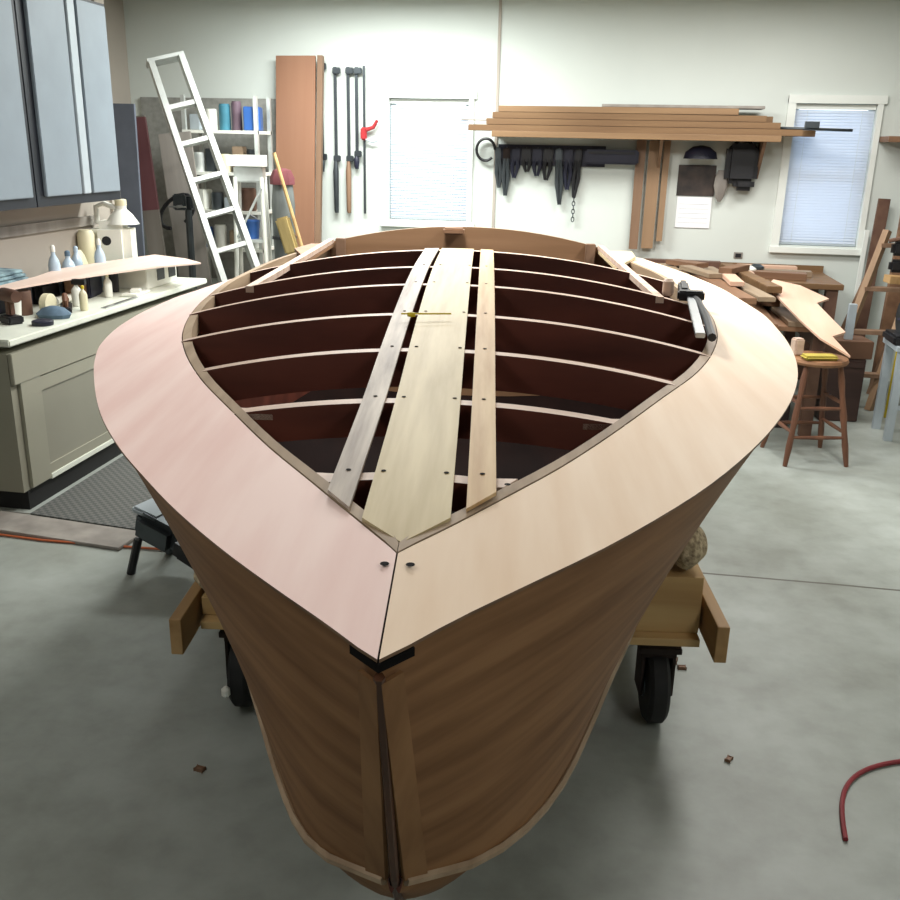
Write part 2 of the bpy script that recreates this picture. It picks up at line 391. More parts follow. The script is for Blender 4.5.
def side_pts(sgn, off):
    bo = boR if sgn > 0 else boL; chB = chR if sgn > 0 else chL; G = []
    for u in us(NU):
        vs, vc = 4.15 * u, .2 + 3.95 * u
        a = Vector((sgn * max(bo(vs) - off, 0.001), vs + (off if u == 0 else 0) * 1.2, ZS - 0.002)); b = Vector((sgn * max(chB(vc) - off, 0.001), vc + (off if u == 0 else 0) * 1.2, chZ(vc)))
        row = []
        for j in range(NT):
            t = j / (NT - 1); p = a.lerp(b, t)
            p.x -= sgn * 0.018 * math.sin(PI * t) * min(1, 3 * u) * (1 if vs < 2.6 else 0.4); row.append(p)
        G.append(row)
    return G
for sgn in (-1, 1):
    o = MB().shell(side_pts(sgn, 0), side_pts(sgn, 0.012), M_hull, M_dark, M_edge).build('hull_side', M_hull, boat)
def bottom_pts(dz):
    G = []
    for u in us(NU):
        v = .2 + 3.95 * u; row = []
        for j in range(-6, 7):
            chB = chR if j > 0 else chL
            t = abs(j) / 6; s = (j > 0) - (j < 0)
            z = kZ(v) * (1 - t) + chZ(v) * t - 0.02 * math.sin(PI * t)
            row.append(Vector((s * max(0, chB(v) * t - (0.012 if t == 1 and dz else 0)), v, z + dz)))
        G.append(row)
    return G
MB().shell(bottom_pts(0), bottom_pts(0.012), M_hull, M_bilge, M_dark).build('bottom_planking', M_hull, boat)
def strip(curve, w, h, name, mat, parent, label=None):
    m = MB(); A = []
    for i, p in enumerate(curve):
        A.append(p)
    t0 = []
    m.tube(curve, w, 6)
    o = m.build(name, mat, parent)
    if label: o['label'] = label
    return o
for sgn in (-1, 1):   # pale chine strips along the lower edges
    chB = chR if sgn > 0 else chL
    strip([Vector((sgn * (chB(.2 + 3.95 * u) + 0.004), .2 + 3.95 * u, chZ(.2 + 3.95 * u) - 0.002)) for u in us(36)], 0.008, 0, 'chine_strip', M_edge, boat)
    bo = boR if sgn > 0 else boL
    strip([Vector((sgn * max(bo(.1 + 4.0 * u) - 0.055, 0.002), .1 + 4.0 * u, ZS - 0.02)) for u in us(36)], 0.016, 0, 'sheer_clamp', M_edge, boat)
# stem
stem_line = [Vector((0, -0.004 + .2 * ((1.19 - z) / .48), z)) for z in (1.178, 1.05, .9, .72)] + [Vector((0, .24, .64)), Vector((0, .33, .55)), Vector((0, .5, .485))]
MB().tube(stem_line, 0.007, 6).build('stem', M_stemd, boat)
for sgn in (-1, 1):
    bo = boR if sgn > 0 else boL; chB = chR if sgn > 0 else chL
    A, B = [], []
    for t in [k / 8 for k in range(9)]:
        ra, rb = [], []
        for q in (0, .4, 1):
            vs = 0.029 * q
            a = Vector((sgn * bo(vs), vs, ZS - .03)); b = Vector((sgn * chB(.2 + vs), .2 + vs, chZ(.2 + vs))); p = a.lerp(b, t)
            n = Vector((sgn * .75, -.66, 0))
            ra.append(p + n * .004); rb.append(p - n * .002)
        A.append(ra); B.append(rb)
    MB().shell(A, B).build('stem_facing', M_stem, boat)
MB().prism([(-.0, -.008), (.038, .033), (.032, .042), (0, .012), (-.032, .042), (-.038, .033)], ZS - .012, ZS - .001).build('breasthook_gap', M_black, boat)
# covering boards
def cov(sgn, Lo, Li, endw=None):
    bo, bi = (boR, biR) if sgn > 0 else (boL, biL); A, B = [], []
    for u in [(k / 59) ** 1.2 for k in range(60)]:
        v, w_ = Lo * u, .22 + (Li - .22) * u
        o = Vector((sgn * (bo(v) + 0.008) if v > 0 else sgn * 0.0012, v - (0.008 if v == 0 else 0.004), ZS))
        i = Vector((sgn * max(bi(w_), 0.0012), w_, ZI))
        ra, rb = [], []
        for j in range(7):
            p = o.lerp(i, j / 6); ra.append(p + Vector((0, 0, .006))); rb.append(p + Vector((0, 0, .0015)))
        A.append(ra); B.append(rb)
    return MB().shell(A, B, *((M_tan,) if sgn > 0 else (M_pink,)), None, M_rim)
c = cov(-1, 2.72, 2.80).build('covering_board', M_pink, boat); c['label'] = 'pinkish plywood covering board'
c = cov(1, 4.15, 4.12).build('covering_board', M_tan, boat); c['label'] = 'tan plywood covering board'
# carlins inside the covering boards
for sgn in (-1, 1):
    bi = biR if sgn > 0 else biL; A, B = [], []
    for u in [(k / 49) ** 1.2 for k in range(50)]:
        w_ = .22 + 3.9 * u; d = 0.018 + .012 * min(1, u * 3)
        wi = w_ + d * .8 * max(.3, 1 - u) + .012 * max(0, 1 - u * 8)
        x0, x1 = sgn * max(bi(w_) - .002, .0005), sgn * max(bi(w_) - d * (.55 + .4 * min(1, u * 1.5)), .0005)
        A.append([Vector((x0, w_ + .002, ZI + .007)), Vector((x1, wi, ZI + .010))]); B.append([Vector((x0, w_ + .002, ZI - .045)), Vector((x1, wi, ZI - .045))])
    MB().shell(A, B).build('carlin', M_edge, boat)
# deck frames
zc = interp([(.22, 1.226), (.5, 1.242), (.88, 1.266), (1.22, 1.298), (1.56, 1.324), (1.97, 1.346), (2.35, 1.354), (2.98, 1.346), (4.15, 1.34)])
def arch(v, xl, xr, ze, depth, th, parent, name='deck_frame', mtop=None, mside=None, z0=None):
    z0 = z0 or zc(v); N = 28; A, B = [], []
    for k in range(N + 1):
        x = xl + (xr - xl) * k / N
        z = z0 - (z0 - ze) * (x / max(abs(xl), abs(xr))) ** 2
        A.append([Vector((x, v - th / 2, z)), Vector((x, v + th / 2, z))])
        B.append([Vector((x, v - th / 2, z - depth)), Vector((x, v + th / 2, z - depth))])
    return MB().shell(A, B, mtop or M_frt, mside or M_dark, mside or M_dark).build(name, M_dark, parent)
FR = [(.50, -.165, .175, 1.226, .05), (.88, -.40, .405, 1.229, .07), (1.22, -.575, .575, 1.23, .085), (1.56, -.71, .72, 1.231, .09), (1.97, -.815, .825, 1.231, .095), (2.35, -.86, .875, 1.23, .10), (2.98, -.885, .895, 1.228, .11), (3.55, -.86, .86, 1.228, .10)]
for v, xl, xr, ze, dp in FR[:7]:
    arch(v, xl, xr, ze, dp, 0.036, boat)
# blocks where the second frame meets the carlins
for sgn in (-1, 1):
    for poly, zt in (([(.31, .862), (.375, .862), (.392, .905), (.31, .898)], 1.2335), ([(.105, .480), (.146, .480), (.170, .523), (.105, .520)], 1.2345)):
        q = [(sgn * x, y) for x, y in poly]
        MB().prism(q if sgn > 0 else q[::-1], zt - .012, zt).build('frame_gusset', M_frt, boat)
# fore-and-aft planks
def plank(x0, x1, x2, x3, v0, v1, th, name, mat, label, cut=None):
    A, B = [], []
    N = 40
    for k in range(N + 1):
        t = k / N; ra, rb = [], []
        for q in (0, .5, 1):
            xs = x0 + (x1 - x0) * q; xe = x2 + (x3 - x2) * q
            vs = max(v0, cut(xs) if cut else v0)
            v = vs + (v1 - vs) * t; x = xs + (xe - xs) * t
            z = zc(v) - (zc(v) - 1.23) * (x / .9) ** 2
            ra.append(Vector((x, v, z + th))); rb.append(Vector((x, v, z + .001)))
        A.append(ra); B.append(rb)
    o = MB().shell(A, B).build(name, mat, boat); o['label'] = label; return o
inner_v = lambda x: .236 + abs(x) * 1.46
cp = plank(-.0605, .067, -.073, .06, .25, 2.99, .007, 'centre_plank', M_plank, 'wide pale centre plank', inner_v)
lp = plank(-.126, -.084, -.142, -.084, .25, 2.99, .007, 'deck_batten', M_batL, 'grey weathered narrow deck plank', inner_v)
rp = plank(.089, .134, .088, .140, .25, 2.99, .007, 'deck_batten', M_batR, 'honey coloured narrow deck plank', inner_v)
def screw(x, v, par, r=.0042, zoff=.0076):
    z = zc(v) - (zc(v) - 1.23) * (x / .9) ** 2
    MB().lathe([(r, 0), (r, .0006)], (x, v, z + zoff), 10).build('screw_hole', M_black, par)
for v, *_ in FR[:6]:
    screw(-.048, v, cp); screw(.054, v, cp); screw(-.105, v, lp); screw(.112, v, rp)
screw(.152, .47, boat, .005, .0035)
for x in (-.014, .020):
    MB().lathe([(.006, 0), (.006, .0006)], (x, .192, ZI + .0030), 10).build('screw_hole', M_black, boat)
# side battens, transom, corners
for sgn in (-1, 1):
    A, B = [], []
    for k in range(13):
        v = 2.33 + 1.8 * k / 12; z = 1.272 - .0 * k
        x = sgn * (.715)
        A.append([Vector((x - .014, v, z)), Vector((x + .014, v, z))]); B.append([Vector((x - .014, v, z - .022)), Vector((x + .014, v, z - .022))])
    MB().shell(A, B, M_frt, M_frt, M_frt).build('cockpit_batten', M_frt, boat)
A, B = [], []
for k in range(31):
    x = -.80 + 1.64 * k / 30; z1 = 1.35 - .10 * (x / .74) ** 2
    zb = kZ(4.13) + (chZ(4.13) - kZ(4.13)) * abs(x) / .82 - .016
    ra = [(x, z1), (x, .9), (x * .96, zb + .006)]
    A.append([Vector((p, 4.12, z)) for p, z in ra]); B.append([Vector((p, 4.15, z)) for p, z in ra])
MB().shell(A, B, M_trn, M_hull, M_edge).build('transom', M_trn, boat)
for sgn in (-1, 1):
    bx((sgn * .66, 4.09, 1.2), (.05, .05, .16), bev=.003).build('transom_post', M_hang2, boat)
    q = [(sgn * .70, 3.35), (sgn * .70, 4.11), (sgn * (.82 if sgn < 0 else .88), 4.11), (sgn * .86, 3.85)]
    MB().prism(q if sgn > 0 else q[::-1], 1.232, 1.246).build('corner_gusset', M_ply if sgn > 0 else M_trn, boat)
bx((-.06, 4.08, 1.33), (.11, .06, .035), bev=.008).build('transom_block', M_scr1, boat)

# clamp lying along the right carlin, yellow tape on the planks
def Lb(x, y, z):      # boat frame -> room
    a = math.radians(7.35); return Vector((-.2210 + x * math.cos(a) - y * math.sin(a), .896 + x * math.sin(a) + y * math.cos(a), z))
t = thing('bar_clamp', 'silver bar clamp with black jaws lying inside the tan covering board', 'clamp', Lb(.70, 1.62, 1.274), math.radians(7.35 - 9.5))
bx((0, .36, 0), (.026, .72, .014), bev=.002).build('bar', M_steel, t)
MB().tube([(.03, -.02, .0), (.032, .3, .0), (.022, .6, 0), (-.01, .86, .004)], .012, 8).build('black_grip_rail', M_blackp, t)
bx((.0, .70, .008), (.09, .05, .034), bev=.006).build('fixed_jaw', M_blackp, t)
bx((-.02, .84, .01), (.035, .22, .036), bev=.008).build('handle', M_blackp, t)
MB().lathe([(.015, 0), (.02, .01), (.02, .05), (.012, .06)], (-.075, .80, -.01), 12).build('pad', M_frt, t)
t = thing('marking_stick', 'thin yellow marking stick lying across the centre plank', 'stick', Lb(-.105, 1.455, 1.3385), math.radians(7.35))
t2 = MB().tube([(0.0, 0, 0.002), (.128, .02, .002)], .0022, 6).build('shaft', M_yellow, t)
MB().lathe([(.005, -.010), (.007, 0), (.005, .010)], (.028, -.02, .004), 10, axis='x').build('yellow_end', M_yellow, t)

# ------------------------------------------------------------------ cradle
cr_ = thing('boat_cradle', 'pine boat cradle with side rails and carpeted bunks on black casters under the hull', 'cradle', (-0.2210, 0.896, 0), math.radians(7.35))
for v in (1.66, 3.5):
    f = MB().box((0, v, .345), (1.58, .14, .02)).box((0, v - .055, .38), (1.58, .035, .05)).box((0, v + .055, .38), (1.58, .035, .05)) if v > 2 else \
        MB().box((.03, v, .35), (1.51, .16, .026)).box((.692, v + .01, .455), (.19, .10, .185)).box((-.60, v + .01, .395), (.26, .10, .06)).box((0, v, .30), (.9, .09, .08))
    f.build('cross_beam', M_pine, cr_, bevel=.003)
for sgn in (-1, 1):
    bx((.815 if sgn > 0 else -.76, 2.62, .415 if sgn > 0 else .375), (.036, 2.32, .115)).build('side_rail', M_piney, cr_, bevel=.003)
    bx((.735 if sgn > 0 else -.70, 1.70, .63 if sgn > 0 else .48), (.13, .22, .15 if sgn > 0 else .11), (0, 0, 0), .03).build('carpet_bunk_pad', M_carpet, cr_, sub=2)
    bx((sgn * .66, 3.5, .415), (.12, .18, .03), (0, 0, 0), .01).build('carpet_bunk_pad', M_carpet, cr_)
    for v in (1.72, 3.5):
        x = .69 if sgn > 0 else -.63
        w_ = MB().lathe([(.05, -.035), (.115, -.032), (.128, -.02), (.128, .02), (.115, .032), (.05, .035)], (x, v, .128), 24, axis='x').build('caster_wheel', M_rub, cr_)
        MB().lathe([(.045, -.039), (.05, -.03), (.05, .03), (.045, .039)], (x, v, .128), 16, axis='x').build('hub', M_steeld, w_)
        MB().lathe([(.014, -.052), (.014, .052)], (x, v, .128), 10, axis='x').build('axle', M_steel, w_)
        if v < 2 and sgn < 0: MB().lathe([(.004, -.02), (.014, -.01), (.014, .01), (.004, .02)], (x - sgn * .02 * 0 - (.03 if sgn < 0 else -.03), v - .14, .12), 10).build('brake_tab', M_white, cr_)
        f = MB().box((x - .048, v, .19), (.012, .09, .17)).box((x + .048, v, .19), (.012, .09, .17)).box((x, v, .275), (.13, .13, .02)).box((x, v, .255), (.11, .09, .03))
        f.build('caster_fork', M_rust, cr_, bevel=.003)

# ------------------------------------------------------------------ left: base cabinet, counter, wall cabinets
t = thing('base_cabinet', 'long olive grey base cabinet under the pale counter', 'cabinet', (-2.72, 3.86, 0))
bx((-.34, 1.09, .445), (.66, 2.18, .69)).build('body', M_base, t)
bx((-.30, 1.09, .05), (.58, 2.12, .10)).build('toe_kick', M_toe, t)
bx((.003, 1.09, .715), (.022, 2.18, .15), bev=.003).build('apron_rail', M_base, t)
for k in range(2):
    y = .04 + 1.08 * k
    f = MB().box((.0, y + .56, .60), (.014, .80, .07)).box((.0, y + .56, .15), (.014, .80, .06)).box((.001, y + .09, .375), (.018, .16, .53)).box((.001, y + 1.0, .375), (.018, .08, .53))
    d = f.build('door', M_base, t)
    bx((-.004, y + .56, .375), (.006, .82, .42)).build('door_panel', M_base2, d)
    if k == 0: MB().lathe([(.004, 0), (.006, .014), (.013, .02), (.010, .028)], (.009, y + .99, .58), 12, axis='x').build('knob', M_scr2, d)
bx((-.004, 1.16, .115), (.03, 1.9, .03), bev=.003).build('base_strip', M_ctop, t)
tag(bx((-3.04, 4.945, .845), (.70, 2.22, .034), bev=.006).build('countertop', M_ctop), 'pale long laminate worktop covered in clutter along the left wall', 'countertop')

def wallcab(y0, y1, label, strips):
    t = thing('wall_cabinet', label, 'cabinet', (WXL, y0, 1.385), 0, 'grey wall cabinets')
    L = y1 - y0; Z = 1.15
    bx((.135, L / 2, Z / 2), (.268, L, Z)).build('body', M_cabblk, t, bevel=.002)
    n = len(strips)
    for a, b, mt in strips:
        bx((.281, (a + b) / 2, Z / 2 + .018), (.022, b - a, Z - .075), bev=.004).build('door', mt, t)
    return t
wallcab(3.92, 4.86, 'grey wall cabinet nearest the picture edge, above the folded cloth', [(.03, .43, M_grey), (.47, .885, M_grey)])
t = wallcab(4.87, 5.79, 'grey wall cabinet with a pale centre strip above the white jug', [(.065, .43, M_grey), (.455, .535, M_greyl), (.56, .885, M_grey)])
# backsplash ledge on the wall
tag(bx((WXL + .012, 4.95, 1.24), (.022, 1.9, .06)).build('wall_rail', M_gboard), 'brown wooden rail on the wall under the grey cabinets', 'rail')

# jug
t = thing('jug', 'big white plastic jug with a handle at the end of the left counter', 'jug', (-3.24, 5.86, .863), math.radians(15))
b = bx((0, 0, .19), (.25, .25, .38), bev=.05)
b.lathe([(.11, .36), (.07, .42), (.035, .455), (.035, .48)], (.06, .0, 0), 18)
b.build('body', M_white, t)
MB().lathe([(.038, 0), (.038, .035), (.03, .04)], (.06, 0, .478), 16).build('cap', M_cream, t)
MB().tube([(-.10, 0, .36), (-.10, 0, .47), (-.05, 0, .49), (.03, 0, .46)], .018, 8).build('handle', M_white, t)
MB().lathe([(.03, 0), (.03, .006)], (-.02, -.127, .26), 12, axis='y').build('tap_hole', M_blackp, t)
tag(MB().lathe([(.05, 0), (.055, .01), (.055, .30), (.04, .33)], (-3.345, 5.69, .863), 16).build('paper_roll', M_cream), 'cream upright roll behind the white jug under the cabinet corner', 'roll')

# pink offcut spanning the clutter
poly = [(-3.09, 4.2), (-3.0, 4.3), (-2.93, 4.72), (-2.84, 5.02), (-2.72, 5.38), (-2.55, 5.66), (-2.74, 5.84), (-3.02, 5.98), (-3.12, 5.55), (-3.2, 5.1), (-3.13, 4.76)]
tag(MB().prism(poly, 1.008, 1.018).build('plywood_offcut', M_off), 'long curved pink plywood offcut lying on the clutter of the left counter', 'plywood')
# supports and clutter
ZC = .863
def item(name, label, cat, mb, mat, group=None, **k):
    return tag(mb.build(name, mat, **k), label, cat, group)
def bottle(x, y, r, h, label, mat, capm, z=ZC, name='bottle', spray=False):
    t = thing(name, label, 'bottle', (x, y, z))
    MB().lathe([(r * .9, 0), (r, .01), (r, h * .62), (r * .8, h * .72), (r * .35, h * .82), (r * .35, h * .88)], n=16).build('body', mat, t)
    c = MB().lathe([(r * .4, h * .87), (r * .4, h * .97), (r * .22, h)], n=12)
    if spray: c.box((.02, 0, h), (.08, .022, .03))
    c.build('cap', capm, t)
    return t
bottle(-3.18, 5.04, .034, .30, 'pale blue bottle at the back of the counter beside the folded cloth', M_clear, M_white)
bottle(-3.2, 5.22, .04, .25, 'clear squat bottle second from the folded cloth', M_clear, M_bluec)
bottle(-3.24, 5.38, .035, .26, 'pale blue bottle close in front of the white jug', M_clear, M_clear)
bottle(-3.14, 5.48, .034, .30, 'tall pale blue bottle touching the white jug', M_clear, M_white)
t = thing('folded_cloth', 'blue grey folded cloth on a dark case at the back of the left counter', 'cloth', (-3.25, 4.50, ZC))
bx((0, 0, .07), (.26, .44, .14), bev=.015).build('case', M_navy, t)
c = MB()
for k in range(3): c.box((.0, .01 * k, .152 + .022 * k), (.26 - .02 * k, .42 - .03 * k, .020), (0, .02 * k, .03 * k), .009)
c.build('cloth_folds', M_teal2, t)
# under the pink board, near the counter edge
t = thing('cordless_drill', 'dark cordless drill standing on the counter edge at the picture border', 'drill', (-2.93, 4.22, ZC), math.radians(60))
bx((0, 0, .02), (.08, .11, .04), bev=.008).build('battery', M_blackp, t)
bx((0, 0, .085), (.035, .045, .10), bev=.01).build('grip', M_scr2, t)
MB().lathe([(.028, -.08), (.034, -.05), (.034, .05), (.02, .07), (.012, .12)], (0, 0, .14), 14, axis='y').build('motor_housing', M_scr2, t)
item('tin_can', 'brown tin beside the drill under the pink offcut', 'tin', MB().lathe([(.045, 0), (.047, .005), (.047, .12), (.045, .125)], (-3.02, 4.46, ZC), 16), M_scr2)
item('masking_tape_roll', 'cream roll of tape standing among the tools under the pink offcut', 'tape', MB().lathe([(.05, -.02), (.055, -.018), (.055, .018), (.05, .02)], (-2.90, 4.50, ZC + .055), 18, axis='x'), M_cream)
bottle(-2.90, 4.78, .028, .135, 'white spray bottle below the middle of the pink offcut', M_white, M_blackp, spray=True, name='spray_bottle')
bottle(-2.79, 4.66, .022, .135, 'slim cream glue bottle at the front of the counter', M_cream, M_yellow, name='glue_bottle')
t = thing('hand_plane', 'black hand plane leaning among the tools on the counter', 'plane', (-2.86, 4.60, ZC), math.radians(30))
bx((0, 0, .02), (.06, .24, .03), bev=.006).build('sole', M_blackp, t)
MB().tube([(0, -.06, .03), (0, -.08, .07), (0, -.05, .10)], .014, 8).build('tote', M_stool, t)
MB().lathe([(.012, 0), (.018, .025), (.012, .04)], (0, .08, .03), 12).build('front_knob', M_stool, t)
item('storage_box', 'dark navy box under the pink offcut near its middle', 'box', bx((-3.06, 5.12, ZC + .065), (.16, .22, .13), (0, 0, .2), .008), M_navy)
bottle(-2.90, 5.12, .024, .135, 'small white bottle in front of the navy box', M_white, M_cream)
item('parts_tray', 'white flat tray at the counter edge beside the small white bottle', 'tray', MB().box((-2.80, 5.26, ZC + .008), (.10, .22, .016), (0, 0, .1), .004).box((-2.80, 5.26, ZC + .022), (.06, .10, .022), (0, 0, .4), .004), M_white)
t = thing('white_carton', 'white carton with dark openings holding up the far tip of the pink offcut', 'carton', (-2.92, 5.66, ZC))
bx((0, 0, .07), (.20, .42, .14), bev=.004).build('body', M_white, t)
for y in (-.02, .14): bx((.101, y, .075), (.004, .10, .07)).build('opening', M_blackp, t)
item('wood_block', 'brown wood block under the near end of the pink offcut', 'block', bx((-3.02, 4.98, ZC + .07), (.10, .12, .14), (0, 0, .3), .004), M_scr1)
item('rag', 'crumpled grey rag on the counter below the pink offcut', 'rag', MB().lathe([(.07, 0), (.08, .02), (.05, .05), (.02, .06)], (-2.82, 4.42, ZC), 9, sx=1.2, sy=.8), M_bluec)
item('jar_lid', 'dark round lid lying at the very edge of the counter', 'lid', MB().lathe([(.05, 0), (.052, .004), (.052, .02), (.045, .024)], (-2.76, 4.22, ZC), 18), M_navy)
item('tool_bag', 'black tool bag behind the tins under the near half of the pink offcut', 'bag', bx((-3.17, 4.94 - .10, ZC + .065), (.16, .22, .13), bev=.03), M_blackp)
item('cream_bundle', 'cream cloth bundle slumped beside the white jug', 'cloth', MB().lathe([(.07, 0), (.08, .04), (.065, .12), (.04, .19), (.02, .22)], (-3.31, 5.52, ZC), 11, sx=.8, sy=1.2), M_cream)
item('white_cup', 'white cup standing beside the drill under the pink offcut', 'cup', MB().lathe([(.03, 0), (.038, .09), (.034, .09), (.026, .01)], (-2.99, 4.34, ZC), 14), M_white)
item('caulk_tube', 'white caulk tube lying behind the spray bottle', 'tube', MB().lathe([(.022, -.1), (.022, .1), (.006, .11), (.005, .15)], (-3.02, 4.86, ZC + .023), 12, axis='y'), M_white)
item('black_can', 'black can under the pink offcut behind the small white bottle', 'can', MB().lathe([(.036, 0), (.038, .11), (.03, .12)], (-2.98, 5.32, ZC), 14), M_blackp)
item('steel_rule', 'pale steel rule lying along the counter front edge', 'rule', bx((-2.735, 4.95, ZC + .002), (.03, .40, .003), (0, 0, .03)), M_steel)

# ------------------------------------------------------------------ back left corner: ladders, boards, bins
def ladder(loc, rz, tilt, Lh, wbot, wtop, label, nr):
    t = thing('step_ladder', label, 'ladder', loc, 0)
    t.rotation_euler = (Matrix.Rotation(math.radians(-19), 3, 'Y') @ Matrix.Rotation(math.radians(-3), 3, 'X') @ Matrix.Rotation(math.radians(32), 3, 'Z')).to_euler()
    for s in (-1, 1):
        A = Vector((s * wbot / 2, 0, 0)); B = Vector((s * wtop / 2, 0, Lh))
        ang = math.atan2(s * (wtop - wbot) / 2, Lh)
        bx((A + B) / 2, (.042, .12, Lh), (0, ang, 0)).build('rail', M_alu, t)
        A2 = Vector((s * wbot / 2, .22, .02)); B2 = Vector((s * wtop / 2, .06, Lh))
        MB().tube([A2, B2], .014, 6).build('rear_leg', M_alu, t)
        bx((s * wbot / 2, 0, .02), (.034, .075, .045)).build('foot', M_blackp, t)
    for k in range(nr):
        z = .26 + k * .265
        if z > Lh - .1: break
        wz = wbot + (wtop - wbot) * z / Lh
        bx((0, 0, z), (wz, .10, .032)).build('step', M_alu, t)
        if k % 2: MB().tube([(-wz / 2, .22 - .16 * z / Lh, z), (wz / 2, .22 - .16 * z / Lh, z)], .009, 6).build('brace', M_alu, t)
    bx((0, .05, Lh + .012), (wtop + .05, .16, .024)).build('top_cap', M_alu, t)
ladder((-2.46, 6.72, 0), 0, None, 2.45, .30, .22, 'leaning aluminium step ladder in the back left corner', 9)
def slab(name, label, cat, c, d, rot, mat): return item(name, label, cat, bx((0, 0, 0), d, bev=.002), mat, loc=c, rot=rot)
o = slab('board', 'weathered board with a maroon painted upper half leaning left of the ladder', 'board', (-3.48, 6.92, .97), (.13, .03, 1.92), (math.radians(-3), math.radians(-5.5), .1), M_gboard)
bx((0, -.001, .61), (.132, .034, .68), bev=.002).build('painted_half', M_maroon, o)
slab('board', 'dark slate board standing at the end of the grey wall cabinet', 'board', (-3.53, 6.62, 1.0), (.20, .03, 2.0), (math.radians(-2), 0, .1), M_slate)
slab('board', 'wide pale grey board leaning behind the ladder', 'board', (-3.34, 7.24, .92), (.26, .025, 1.80), (math.radians(-4), math.radians(-6), .1), M_gboard)
rp2 = [(.10 * math.cos(2 * PI * k / 22), 0, .17 * math.sin(2 * PI * k / 22)) for k in range(20)]
item('hose_coil', 'black hose coil hanging on the pale grey board behind the ladder', 'hose', MB().tube(rp2, .016, 8), M_blackp, loc=(-3.38, 7.12, 1.22), rot=(0, .9, 0))
t = thing('vise', 'grey iron bench vise on a post behind the ladder', 'vise', (-3.22, 6.98, 1.30))
bx((0, 0, 0), (.12, .12, .10), bev=.015).build('body', M_steeld, t)
bx((-.02, -.10, .01), (.10, .04, .12), bev=.01).build('front_jaw', M_steeld, t)
MB().tube([(0, -.05, -.02), (0, -.19, -.02)], .012, 8).build('screw', M_steel, t)
MB().tube([(-.07, -.19, -.02), (.07, -.19, -.02)], .006, 6).build('handle', M_steel, t)
MB().tube([(0, 0, -.05), (0, 0, -1.30)], .028, 8).build('post', M_steeld, t)
item('pegboard', 'big grey pegboard on the back wall behind the ladder', 'pegboard', bx((-3.32, WY - .02, 1.35), (1.36, .02, 1.5)), M_peg)
# white shelving unit and what stands on it
t = thing('shelving_unit', 'white open shelving unit crowded with cans in the back left corner', 'shelves', (-3.10, 7.55, 0))
for x in (-.30, .30):
    for y in (-.15, .15): bx((x, y, 1.05), (.03, .03, 2.10)).build('post', M_alu, t)
SHZ = (.55, .92, 1.22, 1.52, 1.84)
for z in SHZ: bx((0, 0, z - .012), (.63, .34, .024)).build('shelf_board', M_white, t)
SI = [ # dx, shelf, kind, size, material, label
 (-.22, 4, 'b', (.10, .12, .12), M_greyl, 'pale grey box at the ladder end of the top white shelf'),
 (-.10, 4, 'c', (.05, .16), M_white, 'white can second on the top white shelf'),
 (.01, 4, 'c', (.045, .20), M_teal, 'teal can in the middle of the top white shelf'),
 (.11, 4, 'c', (.04, .22), M_purpb, 'purple brown can on the top white shelf beside the teal one'),
 (.24, 4, 'b', (.13, .20, .18), M_blue, 'blue bin at the plywood end of the top white shelf'),
 (-.23, 3, 'c', (.05, .15), M_alu, 'shiny can at the ladder end of the second white shelf'),
 (-.12, 3, 'b', (.08, .10, .18), M_steeld, 'dark grey box on the second white shelf'),
 (-.01, 3, 'c', (.055, .14), M_cream, 'cream can in the middle of the second white shelf'),
 (.11, 3, 'b', (.09, .12, .20), M_scr3, 'tan box on the second white shelf under the purple brown can'),
 (.23, 3, 'c', (.05, .18), M_steeld, 'dark can at the plywood end of the second white shelf'),
 (-.22, 2, 'b', (.10, .12, .16), M_white, 'white box at the ladder end of the third white shelf'),
 (-.09, 2, 'c', (.05, .14), M_steeld, 'dark can second on the third white shelf'),
 (.03, 2, 'b', (.10, .12, .10), M_greyl, 'low grey box in the middle of the third white shelf'),
 (.18, 2, 'c', (.06, .18), M_scr2, 'brown can at the plywood end of the third white shelf'),
 (-.20, 1, 'c', (.055, .16), M_blue, 'blue can at the ladder end of the fourth white shelf'),
 (-.08, 1, 'c', (.05, .18), M_white, 'white can second on the fourth white shelf'),
 (.06, 1, 'b', (.10, .12, .14), M_scr3, 'tan box on the fourth white shelf'),
 (.20, 1, 'c', (.05, .15), M_alu, 'shiny can at the plywood end of the fourth white shelf')]
for dx, k, kd, sz, mt, lab in SI:
    z = SHZ[k]
    if kd == 'b': item('box', lab, 'box', bx((0, 0, sz[2] / 2), sz, bev=.006), mt, group='goods on the white shelving', loc=(-3.10 + dx, 7.50, z), rot=(0, 0, dx))
    else: item('can', lab, 'can', MB().lathe([(sz[0] * .95, 0), (sz[0], .006), (sz[0], sz[1] * .94), (sz[0] * .9, sz[1] * .95), (sz[0] * .9, sz[1])], n=16), mt, group='goods on the white shelving', loc=(-3.10 + dx, 7.48, z))
# white work stand
t = thing('work_stand', 'white work stand with splayed legs in front of the white shelving', 'stand', (-2.77, 7.14, 0), math.radians(12))
MB().prism([(-.15, -.12), (.15, -.12), (.12, .12), (-.12, .12)], 1.58, 1.66).build('top', M_white, t)
bx((0, 0, 1.52), (.22, .18, .12), bev=.01).build('apron', M_alu, t)
for sx in (-1, 1):
    for sy in (-1, 1):
        MB().tube([(sx * .10, sy * .08, 1.50), (sx * .14, sy * .13, 0)], .017, 8).build('leg', M_white, t)
bx((0, 0, 1.02), (.22, .20, .022)).build('shelf', M_alu, t)
MB().tube([(-.10, -.10, 1.05), (.10, -.10, 1.42)], .010, 6).build('brace', M_alu, t)
t = thing('paint_bucket', 'small blue bucket on the shelf of the white work stand', 'bucket', (-2.77, 7.14, 1.032))
MB().lathe([(.05, 0), (.062, .13), (.066, .135), (.066, .145)], n=18).build('body', M_blue, t)
